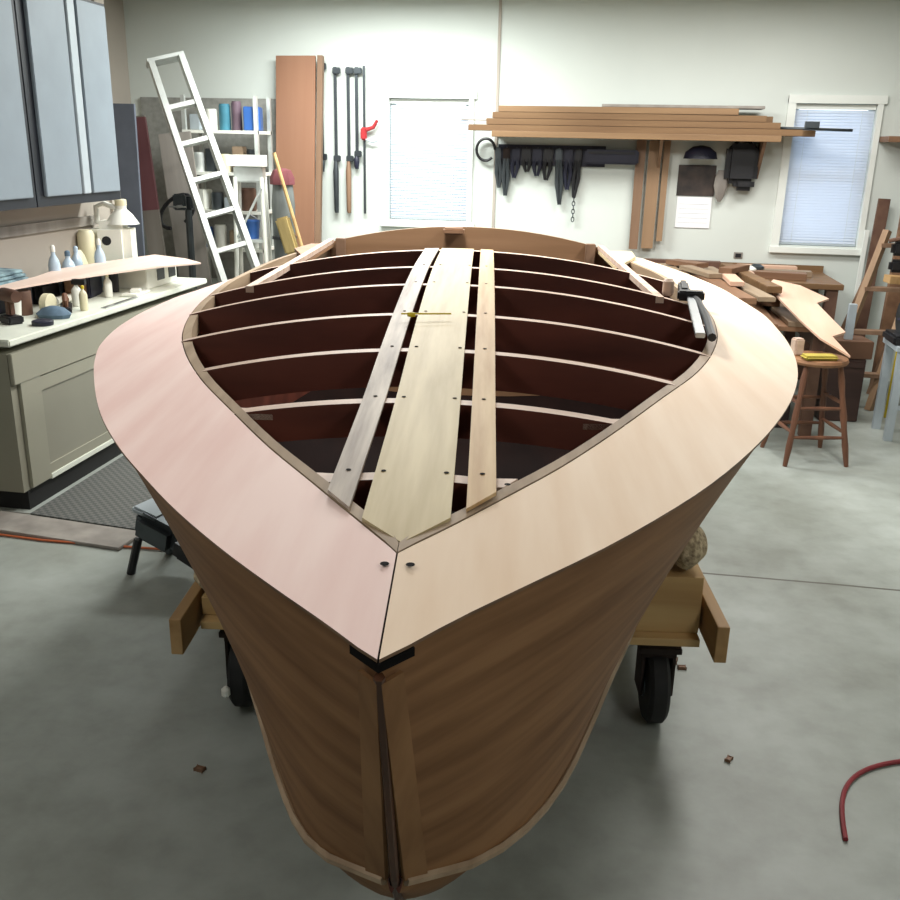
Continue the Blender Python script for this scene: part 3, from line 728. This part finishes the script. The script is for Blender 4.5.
MB().tube([(-.066, 0, .14), (0, -.04, .19), (.066, 0, .14)], .004, 6).build('handle', M_steel, t)
t = thing('rolled_tarp', 'grey rolled tarp standing between the white work stand and the broom', 'tarp', (-2.50, 7.12, 0))
MB().lathe([(.07, 0), (.085, .05), (.09, .6), (.082, .9), (.09, 1.3), (.07, 1.52), (.04, 1.56)], n=14).build('roll', M_tarp, t)
for z in (.5, 1.05): MB().lathe([(.088, -.012), (.096, -.01), (.096, .01), (.088, .012)], (0, 0, z), 14).build('tie', M_blackp, t)
item('red_rag', 'dull red rag draped over the top of the rolled grey tarp', 'rag', MB().lathe([(.097, -.06), (.096, -.01), (.07, .045), (.02, .06)], (-2.50, 7.12, 1.51), 9), M_redrag)
# broom
bt = math.radians(-16)
t = thing('broom', 'yellow broom leaning in front of the orange plywood sheet', 'broom', (-2.02, 6.95, 0.01), 0, rot=(0, bt, 0))
MB().tube([(0, 0, .0), (0, 0, 1.74)], .014, 8).build('handle', M_pine, t)
bx((-.085, 0, 1.14), (.11, .06, .28), bev=.015).build('bristles', M_hay, t)
# plywood sheet
slab('plywood_sheet', 'tall orange brown plywood sheet leaning against the back wall', 'plywood', (-2.60, 7.70, 1.22), (.34, .02, 2.42), (math.radians(-5), 0, math.radians(-4)), M_orply)
slab('board', 'dark edged narrow board standing against the orange plywood sheet', 'board', (-2.405, 7.72, 1.22), (.045, .05, 2.42), (math.radians(-4), math.radians(1), 0), M_hang2)
# bar clamps on the back wall
CL = [(-2.405, 2.38, 1.53, M_steeld, 'dark bar clamp hanging beside the plywood sheet, first of the row', .9),
      (-2.287, 2.35, 1.20, M_steeld, 'dark bar clamp with a long grip, second from the plywood sheet', .8),
      (-2.178, 2.35, 1.20, M_hang2, 'bar clamp with a thick wooden handle, third from the plywood sheet', .8),
      (-2.108, 2.35, 1.56, M_navy, 'short bar clamp with a dark tip, fourth from the plywood sheet', .8)]
for x, z1, z0, mt, lab, _ in CL:
    t = thing('bar_clamp', lab, 'clamp', (x, WY - .03, z0), 0, 'clamps on the back wall')
    bx((0, 0, (z1 - z0) / 2), (.024, .012, z1 - z0)).build('bar', M_steeld, t)
    hl = .42 if x < -2.15 else .10
    if x == CL[0][0]: hl = .10
    MB().lathe([(.012, 0), (.02, .02), (.022, hl * .4), (.024, hl * .8), (.014, hl)], (0, -.02, 0), 12).build('handle', mt, t)
    bx((.012, -.015, hl + .02), (.06, .03, .05), bev=.006).build('sliding_jaw', M_steeld, t)
    bx((.015, -.01, z1 - z0 - .03), (.065, .03, .05), bev=.006).build('fixed_jaw', M_steeld, t)
t = thing('bar_clamp', 'thin bar clamp with red pistol grip, last of the wall row', 'clamp', (-2.045, WY - .03, 1.20), 0, 'clamps on the back wall')
bx((0, 0, .58), (.018, .010, 1.16)).build('bar', M_steeld, t)
bx((.0, -.02, .64), (.05, .04, .10), bev=.01).build('trigger_body', M_red, t)
MB().tube([(.02, -.02, .67), (.08, -.02, .69), (.115, -.02, .745)], [.018, .016, .013], 10).build('pistol_grip', M_red, t)
MB().tube([(.01, -.02, .60), (.07, -.02, .575), (.11, -.02, .585)], .009, 8).build('trigger', M_greyl, t)

# ------------------------------------------------------------------ back wall: lumber shelf and hanging tools
t = thing('wall_shelf', 'long brown wooden shelf on the back wall loaded with lumber', 'shelf', (.13, WY, 1.86))
bx((0, -.16, .0), (2.16, .32, .03)).build('shelf_board', M_shelf, t, bevel=.003)
bx((0, -.33, -.005), (2.16, .022, .045)).build('front_lip', M_shelf2, t, bevel=.003)
for x in (.22, .98):
    MB().prism([(0, 0), (-.26, 0), (0, -.28)], -.012, .012, Matrix.Translation((x, 0, -.02)) @ Matrix(((0, 0, 1, 0), (1, 0, 0, 0), (0, 1, 0, 0), (0, 0, 0, 1)))).build('bracket', M_hang2, t)
LB = [(-.02, -.25, 2.5, .12, .045, M_shelf, 'brown lumber board lowest at the front of the wall shelf'),
      (.20, -.09, 2.3, .12, .045, M_shelf2, 'pale lumber board lowest at the rear of the wall shelf'),
      (-.03, -.24, 2.2, .12, .045, M_shelf, 'brown lumber board in the second layer of the wall shelf'),
      (-.10, -.10, 2.0, .12, .045, M_hang2, 'grey brown board in the second layer at the shelf rear'),
      (-.06, -.23, 2.05, .12, .045, M_shelf, 'brown lumber board in the third layer of the wall shelf'),
      (-.02, -.10, 2.1, .12, .045, M_shelf, 'brown lumber board in the third layer at the shelf rear'),
      (-.14, -.22, 1.8, .14, .045, M_shelf2, 'pale brown board in the fourth layer of the wall shelf'),
      (.35, -.16, 1.2, .20, .02, M_gboard, 'wide thin grey board topmost on the wall shelf')]
zz = [1.877, 1.877, 1.924, 1.924, 1.971, 1.971, 2.018, 2.065]
for (x, y, L, wd, th, mt, lab), z in zip(LB, zz):
    item('lumber_board', lab, 'board', bx((0, 0, th / 2), (L, wd, th), bev=.002), mt, group='lumber on the wall shelf', loc=(.13 + x, WY + y, z), rot=(0, 0, random.uniform(-.01, .01)))
item('rod', 'dark rod with a block end sticking out past the shelf over the blind', 'rod', MB().box((1.43, WY - .25, 1.96), (.10, .04, .045)).tube([(1.1, WY - .25, 1.935), (1.72, WY - .25, 1.925)], .010, 8), M_steeld)
item('thin_lath', 'thin grey lath sticking out of the left end of the shelf', 'lath', bx((-1.0, WY - .27, 1.953), (.40, .03, .012), (0, .02, 0)), M_gboard)
item('tool_rail', 'dark rail of hooks under the wall shelf', 'rail', bx((-.50, WY - .012, 1.70), (.86, .02, .16)), M_navy)
# coil ring
rp_ = [(.075 * math.cos(2 * PI * k / 24), 0, .085 * math.sin(2 * PI * k / 24)) for k in range(22)]
item('hose_ring', 'black hose ring hanging at the left end of the wall shelf', 'hose', MB().tube(rp_, .011, 8), M_blackp, loc=(-1.03, WY - .05, 1.735))
HT = [(-.93, .045, .30, M_steeld, 'grey pliers hanging at the left end of the tool rail'),
      (-.86, .05, .36, M_rust, 'rusty wrench with a grey handle, second on the tool rail'),
      (-.78, .06, .22, M_navy, 'dark blue handled snips, third on the tool rail'),
      (-.70, .07, .17, M_blackp, 'black square tool, fourth on the tool rail'),
      (-.61, .07, .20, M_navy, 'dark blue clamp head, fifth on the tool rail'),
      (-.52, .07, .23, M_blackp, 'black long nosed tool in the middle of the tool rail'),
      (-.44, .05, .42, M_steeld, 'long grey file hanging in the middle of the tool rail'),
      (-.36, .06, .30, M_navy, 'dark blue pliers hanging next to the long file'),
      (-.28, .05, .36, M_blackp, 'black tool hanging next to the chain')]
for k, (x, wd, h, mt, lab) in enumerate(HT):
    t = thing('hanging_tool', lab, 'tool', (x, WY - .045, 1.74), 0, 'tools on the wall rail', rot=(0, (k % 3 - 1) * .06, 0))
    bx((0, .0, -.04), (wd * 1.1, .03, .11), bev=.008).build('head', mt, t)
    hd = MB()
    for s in (-1, 1): hd.tube([(s * wd * .2, 0, -.07), (s * wd * .38, 0, -h * .6), (s * wd * .12, 0, -h)], [.018, .018, .009], 8)
    hd.build('handles', M_steeld if k in (0, 1, 6) else mt, t)
    MB().tube([(0, 0, 0), (0, .02, .015), (0, .035, .0)], .004, 6).build('hook', M_steel, t)
t = thing('tool_box', 'dark blue long tool box hanging under the shelf beside the hung boards', 'box', (-.02, WY - .07, 1.70))
bx((0, 0, 0), (.42, .10, .11), bev=.012).build('body', M_navy, t)
bx((0, -.055, .03), (.36, .012, .02), bev=.004).build('latch_strip', M_blackp, t)
ch = MB()
for k in range(13):
    a = k % 2
    ring = [((.011 * math.cos(2 * PI * j / 10)) * (1 - a), (.011 * math.cos(2 * PI * j / 10)) * a, .020 * math.sin(2 * PI * j / 10) - k * .031) for j in range(11)]
    ch.tube(ring, .0042, 5, cap=False)
item('chain', 'dark steel chain hanging below the tool rail', 'chain', ch, M_steeld, loc=(-.30, WY - .04, 1.58))
HB = [(.205, .075, 1.86, .99, M_hang2, 'brown narrow board hanging from the shelf, left of the pair of tan boards'),
      (.315, .10, 1.86, 1.00, M_hang, 'wide tan board hanging from the shelf'),
      (.405, .05, 1.86, 1.06, M_hang, 'narrow tan board hanging nearest the calendar')]
for x, wd, z1, z0, mt, lab in HB:
    L = z1 - z0 - .03
    item('hanging_board', lab, 'board', MB().prism([(-wd / 2, 0), (wd * .42, 0), (wd / 2, L), (-wd / 2, L)], -.012, .012, Matrix.Rotation(PI / 2, 4, 'X')), mt, group='boards hanging under the shelf', loc=(x, WY - .05, z0))
t = thing('calendar', 'wall calendar with a dark picture above a white date page', 'calendar', (.655, WY - .006, 1.17))
bx((0, 0, .12), (.27, .004, .24)).build('date_page', M_paper, t)
m_pic = plain('calendar_picture', (70, 58, 52), 0.5, var=.3, scale=9, rgb2=(22, 22, 24))
bx((.0, 0, .365), (.29, .004, .235)).build('picture_page', m_pic, t)
g = MB()
for r in range(5):
    g.box((0, -.003, .04 + r * .036), (.23, .001, .0015))
g.build('date_grid', M_greyl, t)
t = thing('shoulder_bag', 'black bag hanging under the shelf next to the calendar', 'bag', (.98, WY - .07, 1.50))
bx((0, 0, .17), (.25, .11, .30), bev=.04).build('body', M_blackp, t)
bx((.03, -.0, .02), (.16, .10, .10), bev=.03).build('lower_pocket', M_blackp, t)
MB().tube([(-.10, 0, .28), (-.03, .02, .35), (.03, .02, .35), (.10, 0, .28)], .012, 8).build('strap', M_blackp, t)
item('glove', 'grey work glove hanging behind the black bag', 'glove', MB().lathe([(.03, .12), (.05, .06), (.055, 0), (.03, -.09), (.012, -.12)], (.84, WY - .05, 1.50), 9, sx=1, sy=.5), M_gboard)
item('dark_cap', 'dark cap hanging over the top of the calendar', 'cap', MB().lathe([(.10, 0), (.09, .05), (.05, .09), (.01, .10)], (.66, WY - .11, 1.70), 16, sx=1.3, sy=.9), M_navy)
t = thing('wall_outlet', 'small dark outlet on the wall below the black bag', 'outlet', (1.04, WY - .003, .965))
bx((0, 0, 0), (.07, .006, .05), bev=.002).build('plate', M_gboard, t)
bx((0, -.004, 0), (.045, .006, .03)).build('socket', M_blackp, t)

# ------------------------------------------------------------------ right: bench, scrap pile, stool
t = thing('workbench', 'brown workbench along the back wall buried under scrap wood', 'workbench', (.85, 7.5, 0))
bx((0, 0, .84), (1.7, .76, .04), bev=.003).build('top', M_shelf, t)
for sx in (-.78, .78):
    for sy in (-.32, .32): bx((sx, sy, .41), (.08, .08, .82)).build('leg', M_scr2, t)
bx((0, -.33, .25), (1.5, .03, .12)).build('stretcher', M_scr2, t)
bx((0, .368, .885), (1.7, .02, .05)).build('back_rail', M_shelf, t)
t = thing('work_table', 'brown low table reaching out from the bench under the scrap pile', 'table', (.95, 6.58, 0))
bx((0, 0, .705), (.95, 1.04, .03), bev=.003).build('top', M_scr1, t)
for sx in (-.40, .40):
    for sy in (-.46, .46): bx((sx, sy, .345), (.07, .07, .69)).build('leg', M_scr2, t)
for sx in (-.40, .40): bx((sx, 0, .63), (.03, .86, .10)).build('apron', M_scr2, t)
PILE = [  # x, y, z, sx, sy, th, rz, mat, label
 (.60, 6.52, .721, .16, 1.10, .035, .03, M_scr3, 'grey brown board on the boat side edge of the low table'),
 (.79, 6.50, .721, .16, 1.20, .035, -.02, M_scr2, 'dark red board flat on the low table beside the grey brown one'),
 (.99, 6.50, .721, .17, 1.16, .035, .02, M_scr1, 'brown board in the middle of the low table'),
 (1.24, 6.56, .721, .20, 1.00, .030, -.02, M_scr3, 'grey board on the wall side of the low table'),
 (.64, 6.50, .757, .14, 1.20, .035, .05, M_scr1, 'brown board over the boat side of the pile'),
 (.84, 6.48, .757, .13, 1.10, .04, -.06, M_scr2, 'dark red board in the second layer of the pile'),
 (.62, 6.62, .793, .14, .95, .04, .10, M_scr3, 'grey board at the boat side in the third layer'),
 (.82, 6.50, .798, .12, .85, .03, .12, M_scr1, 'brown board in the third layer leaning towards the jagged board'),
 (.66, 6.66, .834, .12, .75, .045, .16, M_scr3, 'grey weathered board on the boat side top of the pile'),
 (.86, 6.66, .829, .12, .70, .04, .14, M_scr2, 'dark red board on the pile top beside the jagged board'),
 (1.13, 6.86, .752, .16, .40, .12, .10, M_scr1, 'brown block holding up the high end of the jagged board'),
 (1.33, 6.88, .752, .14, .36, .09, -.2, M_scr3, 'grey chunk behind the jagged board below the window'),
]
for (x, y, z, a, b, th, rz, mt, lab) in PILE:
    item('scrap_board', lab, 'board', bx((0, 0, th / 2), (a, b, th), bev=.003), mt, group='scrap boards on the low table', loc=(x, y, z), rot=(0, 0, -rz))
BP = [(.40, 7.60, .10, .60, .022, 1.57, M_shelf, 'thin brown board across the bench end beside the boat'),
      (1.22, 7.34, .12, .50, .05, 1.45, M_scr1, 'brown block board at the bench front below the window'),
      (1.30, 7.56, .12, .50, .04, 1.5, M_scr3, 'grey board on the bench below the window'),
      (.60, 7.80, .10, .60, .06, 1.57, M_scr2, 'dark chunk against the wall on the bench'),
      (1.25, 7.76, .09, .45, .05, 1.57, M_scr4, 'pinkish strip against the wall on the bench')]
LONG = [(.42, 7.55, .70, 5.85, .13, .035, M_scr3, 'long grey board from bench to low table nearest the boat'),
        (.58, 7.60, .845, 5.80, .12, .04, M_scr1, 'long brown board, second from the boat, bridging bench and low table'),
        (.76, 7.50, .985, 5.95, .11, .03, M_scr3, 'long grey board, third from the boat, bridging bench and low table'),
        (.92, 7.62, 1.09, 6.35, .10, .045, M_shelf, 'thick brown long board next to the jagged pink board')]
for (xa, ya, xb, yb, wd, th, mt, lab) in LONG:
    L = math.hypot(xb - xa, yb - ya)
    item('long_board', lab, 'board', bx((0, 0, th / 2), (wd, L, th), bev=.004), mt, group='long boards bridging bench and table', loc=((xa + xb) / 2, (ya + yb) / 2, .884), rot=(0, 0, -math.atan2(xb - xa, ya - yb) + PI * 0 + 2 * math.atan2(xb - xa, ya - yb)))
for x, y, a, b, th, rz, mt, lab in [(.66, 6.9, .10, .50, .03, .35, M_scr3, 'short grey board lying askew on the long grey board'), (.84, 6.5, .09, .42, .03, .02, M_scr4, 'pinkish short strip on the long boards'), (.60, 7.35, .14, .30, .035, .8, M_scr1, 'short brown board crossing the long boards at the bench'), (.92, 7.1, .10, .34, .04, -.5, M_scr1, 'short brown board crossing the long boards near the outlet')]:
    item('scrap_board', lab, 'board', bx((0, 0, th / 2), (a, b, th), bev=.003), mt, group='scrap boards on the low table', loc=(x, y, .927), rot=(0, 0, rz))
for (x, y, a, b, th, rz, mt, lab) in BP:
    item('scrap_board', lab, 'board', bx((0, 0, th / 2), (a, b, th), bev=.003), mt, group='scrap boards on the bench', loc=(x, y, .861), rot=(0, 0, rz))
for k, (x, y, z, s, mt, lab) in enumerate([(1.06, 7.40, .861, .05, M_white, 'white crumpled wad on the bench front'), (1.14, 7.55, .861, .05, M_steeld, 'dark round can on the bench near the jagged board'),
                          (1.05, 7.27, .861, .035, M_scr4, 'pink wood chunk beside the white wad on the bench')]):
    item('scrap_piece', lab, 'scrap', MB().lathe([(s * .8, 0), (s, s * .5), (s * .9, s * 1.2), (s * .4, s * 1.6)], (x, y, z), 9, sx=1.3), mt)
# jagged pink board: a tilted sheet with two saw-toothed points
JP = [(1.077, 6.573, .895), (1.122, 6.333, .846), (1.197, 5.963, .77), (1.269, 5.693, .714), (1.391, 5.458, .663), (1.345, 5.741, .72), (1.435, 5.823, .734), (1.35, 6.30, .831), (1.445, 6.40, .848), (1.299, 6.625, .897), (1.134, 6.708, .92)]
m = MB(); nz_ = Vector((.034, -.194, .980))
lo = [m.bm.verts.new(Vector(p)) for p in JP]; hi = [m.bm.verts.new(Vector(p) + nz_ * .012) for p in JP]
m.bm.faces.new(list(reversed(lo))); m.bm.faces.new(hi)
for k in range(len(JP)): m.bm.faces.new((lo[k], lo[(k + 1) % len(JP)], hi[(k + 1) % len(JP)], hi[k]))
tag(m.build('jagged_board', M_scr4), 'pale pink jagged plywood offcut sloping from the scrap pile onto the stool', 'plywood')
# stool
t = thing('stool', 'round wooden bar stool with turned legs at the end of the scrap pile', 'stool', (1.26, 5.66, 0), math.radians(12))
MB().lathe([(.15, .585), (.172, .592), (.178, .605), (.172, .62), (.15, .625)], n=28).build('seat', M_stoolt, t)
for sx in (-1, 1):
    for sy in (-1, 1):
        a = Vector((sx * .10, sy * .10, .59)); b = Vector((sx * .185, sy * .185, 0))
        MB().tube([a, a.lerp(b, .15), a.lerp(b, .3), a.lerp(b, .5), a.lerp(b, .62), a.lerp(b, .8), b], [.014, .02, .015, .021, .016, .019, .013], 10).build('leg', M_stool, t)
for z, q in ((.17, .5), (.34, .5)):
    for k in range(4):
        zz_ = z + (.03 if k % 2 else 0); r = .10 + .085 * (1 - zz_ / .59)
        P = [(-r, -r), (r, -r), (r, r), (-r, r)]
        a, b = P[k], P[(k + 1) % 4]
        MB().tube([(a[0], a[1], zz_), ((a[0] + b[0]) / 2, (a[1] + b[1]) / 2, zz_), (b[0], b[1], zz_)], [.009, .013, .009], 8).build('rung', M_stool, t)
item('yellow_rag', 'yellow folded rag on the stool seat', 'rag', bx((1.25, 5.56, .639), (.20, .10, .026), (0, .0, .2), .012), plain('dull_yellow_cloth', (186, 168, 70), .8, var=.2))
item('wood_chunk', 'pale wood chunk standing on the boat side of the stool seat', 'block', bx((1.14, 5.66, .675), (.06, .06, .10), (0, 0, .4), .008), M_frt)
# under and beyond
item('storage_crate', 'brown wooden crate on the floor behind the stool', 'crate', bx((1.64, 6.70, .22), (.26, .32, .44), (0, 0, .05), .006).box((1.64, 6.535, .40), (.24, .01, .03)), M_crate)
item('cardboard_box', 'brown cardboard box on top of the wooden crate', 'box', bx((1.68, 6.66, .50), (.24, .24, .12), (0, 0, .1), .004), M_box)
item('storage_crate', 'dark crate at the picture edge under the grey stand', 'crate', bx((2.36, 6.72, .17), (.30, .34, .34), (0, 0, 0), .006).box((2.36, 6.54, .30), (.24, .01, .03)), M_crate)
item('storage_crate', 'low dark crate under the low table of scrap', 'crate', bx((1.0, 6.5, .20), (.5, .5, .40), (0, 0, .1), .006).box((1.0, 6.24, .34), (.4, .01, .03)), M_rust)
t = thing('saw_stand', 'grey metal tool stand with upright legs at the right picture edge', 'stand', (1.98, 6.28, 0))
bx((.10, 0, .60), (.50, .34, .035), bev=.004).build('top_rail', M_greyl, t)
for x in (-.11, .30):
    for y in (-.14, .14): bx((x, y, .29), (.05, .035, .585)).build('leg', M_greyl, t)
bx((.1, -.14, .22), (.40, .02, .03)).build('brace', M_greyl, t)
t = thing('mitre_saw', 'dark blue power tool on the grey stand at the right edge', 'saw', (1.98, 6.28, .618))
bx((.02, 0, .03), (.38, .28, .06), bev=.015).build('base', M_blackp, t)
bx((.0, .03, .14), (.22, .16, .18), (0, .3, 0), .05).build('housing', M_navy, t)
MB().lathe([(.11, -.012), (.115, 0), (.11, .012)], (-.10, 0, .16), 24, axis='x').build('blade_guard', M_steeld, t)
MB().tube([(.0, -.05, .2), (-.05, -.12, .26), (.04, -.14, .27)], .016, 8).build('handle', M_blackp, t)
slab('pale_post', 'short pale post standing on the brown cardboard box', 'post', (1.655, 6.62, .68), (.05, .04, .24), (0, 0, 0), M_greyl)
# wooden trestle leaning in the right corner
t = thing('trestle_ladder', 'small wooden step trestle leaning in the right corner', 'trestle', (1.72, 7.0, 0))
for (a, b) in (((-.12, -.1, 0), (.22, .15, 1.25)), ((.22, -.1, 0), (.50, .15, 1.25))):
    a, b = Vector(a), Vector(b); d = b - a
    MB().tube([a, b], .032, 4).build('rail', M_hang, t)
for k in range(4):
    f = .2 + .24 * k; x = -.12 + .34 * f
    bx((x + .15, -.1 + .25 * f, 1.25 * f), (.32, .08, .028)).build('step', M_hang2, t)
for a, b in (((-.05, .42, 0), (.22, .18, 1.2)), ((.35, .42, 0), (.50, .18, 1.2))): MB().tube([a, b], .022, 4).build('rear_leg', M_hang2, t)
slab('board', 'brown board standing against the wall right of the blind', 'board', (2.04, 7.80, .72), (.085, .03, 1.44), (math.radians(-2), math.radians(2), 0), M_scr2)
slab('board', 'narrow white painted strip standing under the right window corner', 'board', (1.97, 7.84, .6), (.035, .02, 1.2), (math.radians(-1), math.radians(1), 0), M_trim)
slab('board', 'tall brown post standing behind the trestle at the right edge', 'board', (2.17, 7.55, .95), (.10, .06, 1.9), (math.radians(-2), math.radians(1.5), 0), M_scr1)
t = thing('wall_shelf', 'short brown shelf high at the right picture edge', 'shelf', (2.35, WY, 1.87))
bx((0, -.13, 0), (.74, .26, .04)).build('shelf_board', M_scr1, t)
MB().prism([(0, 0), (-.2, 0), (0, -.22)], -.012, .012, Matrix.Translation((.0, 0, -.02)) @ Matrix(((0, 0, 1, 0), (1, 0, 0, 0), (0, 1, 0, 0), (0, 0, 0, 1)))).build('bracket', M_scr1, t)
t = thing('tool_belt', 'dark leather tool belt hanging on the trestle', 'belt', (2.02, 7.02, 1.10))
bx((0, 0, .04), (.14, .07, .10), bev=.02).build('pouch', M_blackp, t)
bx((-.02, 0, -.08), (.10, .06, .09), bev=.02).build('lower_pouch', M_blackp, t)
MB().tube([(-.10, -.02, .09), (0, -.04, .12), (.10, -.02, .10)], .014, 6).build('strap', M_scr2, t)
slab('yellow_stick', 'yellow measuring stick upright at the right picture edge', 'stick', (2.02, 6.72, .62), (.025, .012, 1.24), (0, math.radians(1), 0), M_yellow)
slab('shelf_block', 'pine board lying across the trestle step beside the tool belt', 'board', (2.06, 6.82, .945), (.34, .12, .05), (0, .05, .1), M_piney)

# ------------------------------------------------------------------ floor things
item('floor_mat', 'dark rubber mat on the floor in front of the base cabinet', 'mat', MB().prism([(-2.69, 3.83), (-1.65, 3.70), (-1.65, 5.3), (-2.69, 5.3)], .0, .008), M_mat)
item('floor_plank', 'flat pale plank on the floor along the near edge of the mat', 'plank', bx((-2.62, 3.69, .008), (1.15, .20, .016), (0, 0, -.12), .003), M_gboard)
pts = [(-3.3, 3.66), (-2.84, 3.58), (-2.45, 3.55), (-2.08, 3.56), (-1.7, 3.58), (-1.2, 3.62)]
item('extension_cord', 'thin orange extension cord along the pale plank at left', 'cord', MB().tube([(x, y, .007) for x, y in pts], .006, 6), M_orange)
cps = []
for k in range(49):
    t_ = (k / 48) ** 1.3
    P0, P1, P2, P3 = Vector((.74, 2.20)), Vector((.79, 2.70)), Vector((.92, 2.72)), Vector((3.9, 2.72))
    q = P0 * (1 - t_) ** 3 + P1 * 3 * t_ * (1 - t_) ** 2 + P2 * 3 * t_ * t_ * (1 - t_) + P3 * t_ ** 3
    cps.append((q.x, q.y, .007))
item('extension_cord', 'dark red power cord curving across the floor at lower right', 'cord', MB().tube(cps, .007, 8), M_redcord)
# low machine behind the hull
t = thing('floor_machine', 'low dark grey machine on black legs behind the pink side of the hull', 'machine', (-1.80, 3.42, 0), math.radians(-16))
bx((.06, 0, .20), (.22, .24, .13), (0, .25, 0), .03).build('housing', M_steeld, t)
bx((.28, -.02, .13), (.30, .20, .14), (0, .35, 0), .04).build('motor', M_blackp, t)
bx((.0, 0, .27), (.14, .18, .03), (0, .2, 0), .01).build('grey_cover', M_greyl, t)
for y in (-.10, .10): MB().tube([(-.03, y, .16), (-.07, y * 1.2, 0)], .018, 8).build('leg', M_blackp, t)
for y in (-.08, .08): MB().tube([(.40, y, .10), (.44, y * 1.2, 0)], .018, 8).build('leg', M_blackp, t)
MB().lathe([(.05, -.03), (.06, 0), (.05, .03)], (.46, -.02, .075), 14, axis='y').build('end_cap', M_purple, t)
DEB = [(.33, 3.05, .025), (.315, 2.98, .018), (.365, 3.01, .016), (-1.07, 2.15, .016), (.47, 2.50, .014)]
for x, y, s in DEB:
    item('wood_chip', 'small brown wood chip on the concrete near a caster', 'chip', bx((x, y, s * .3), (s * 1.6, s, s * .6), (0, 0, x * 9), .002), M_scr1, group='wood chips on the concrete')
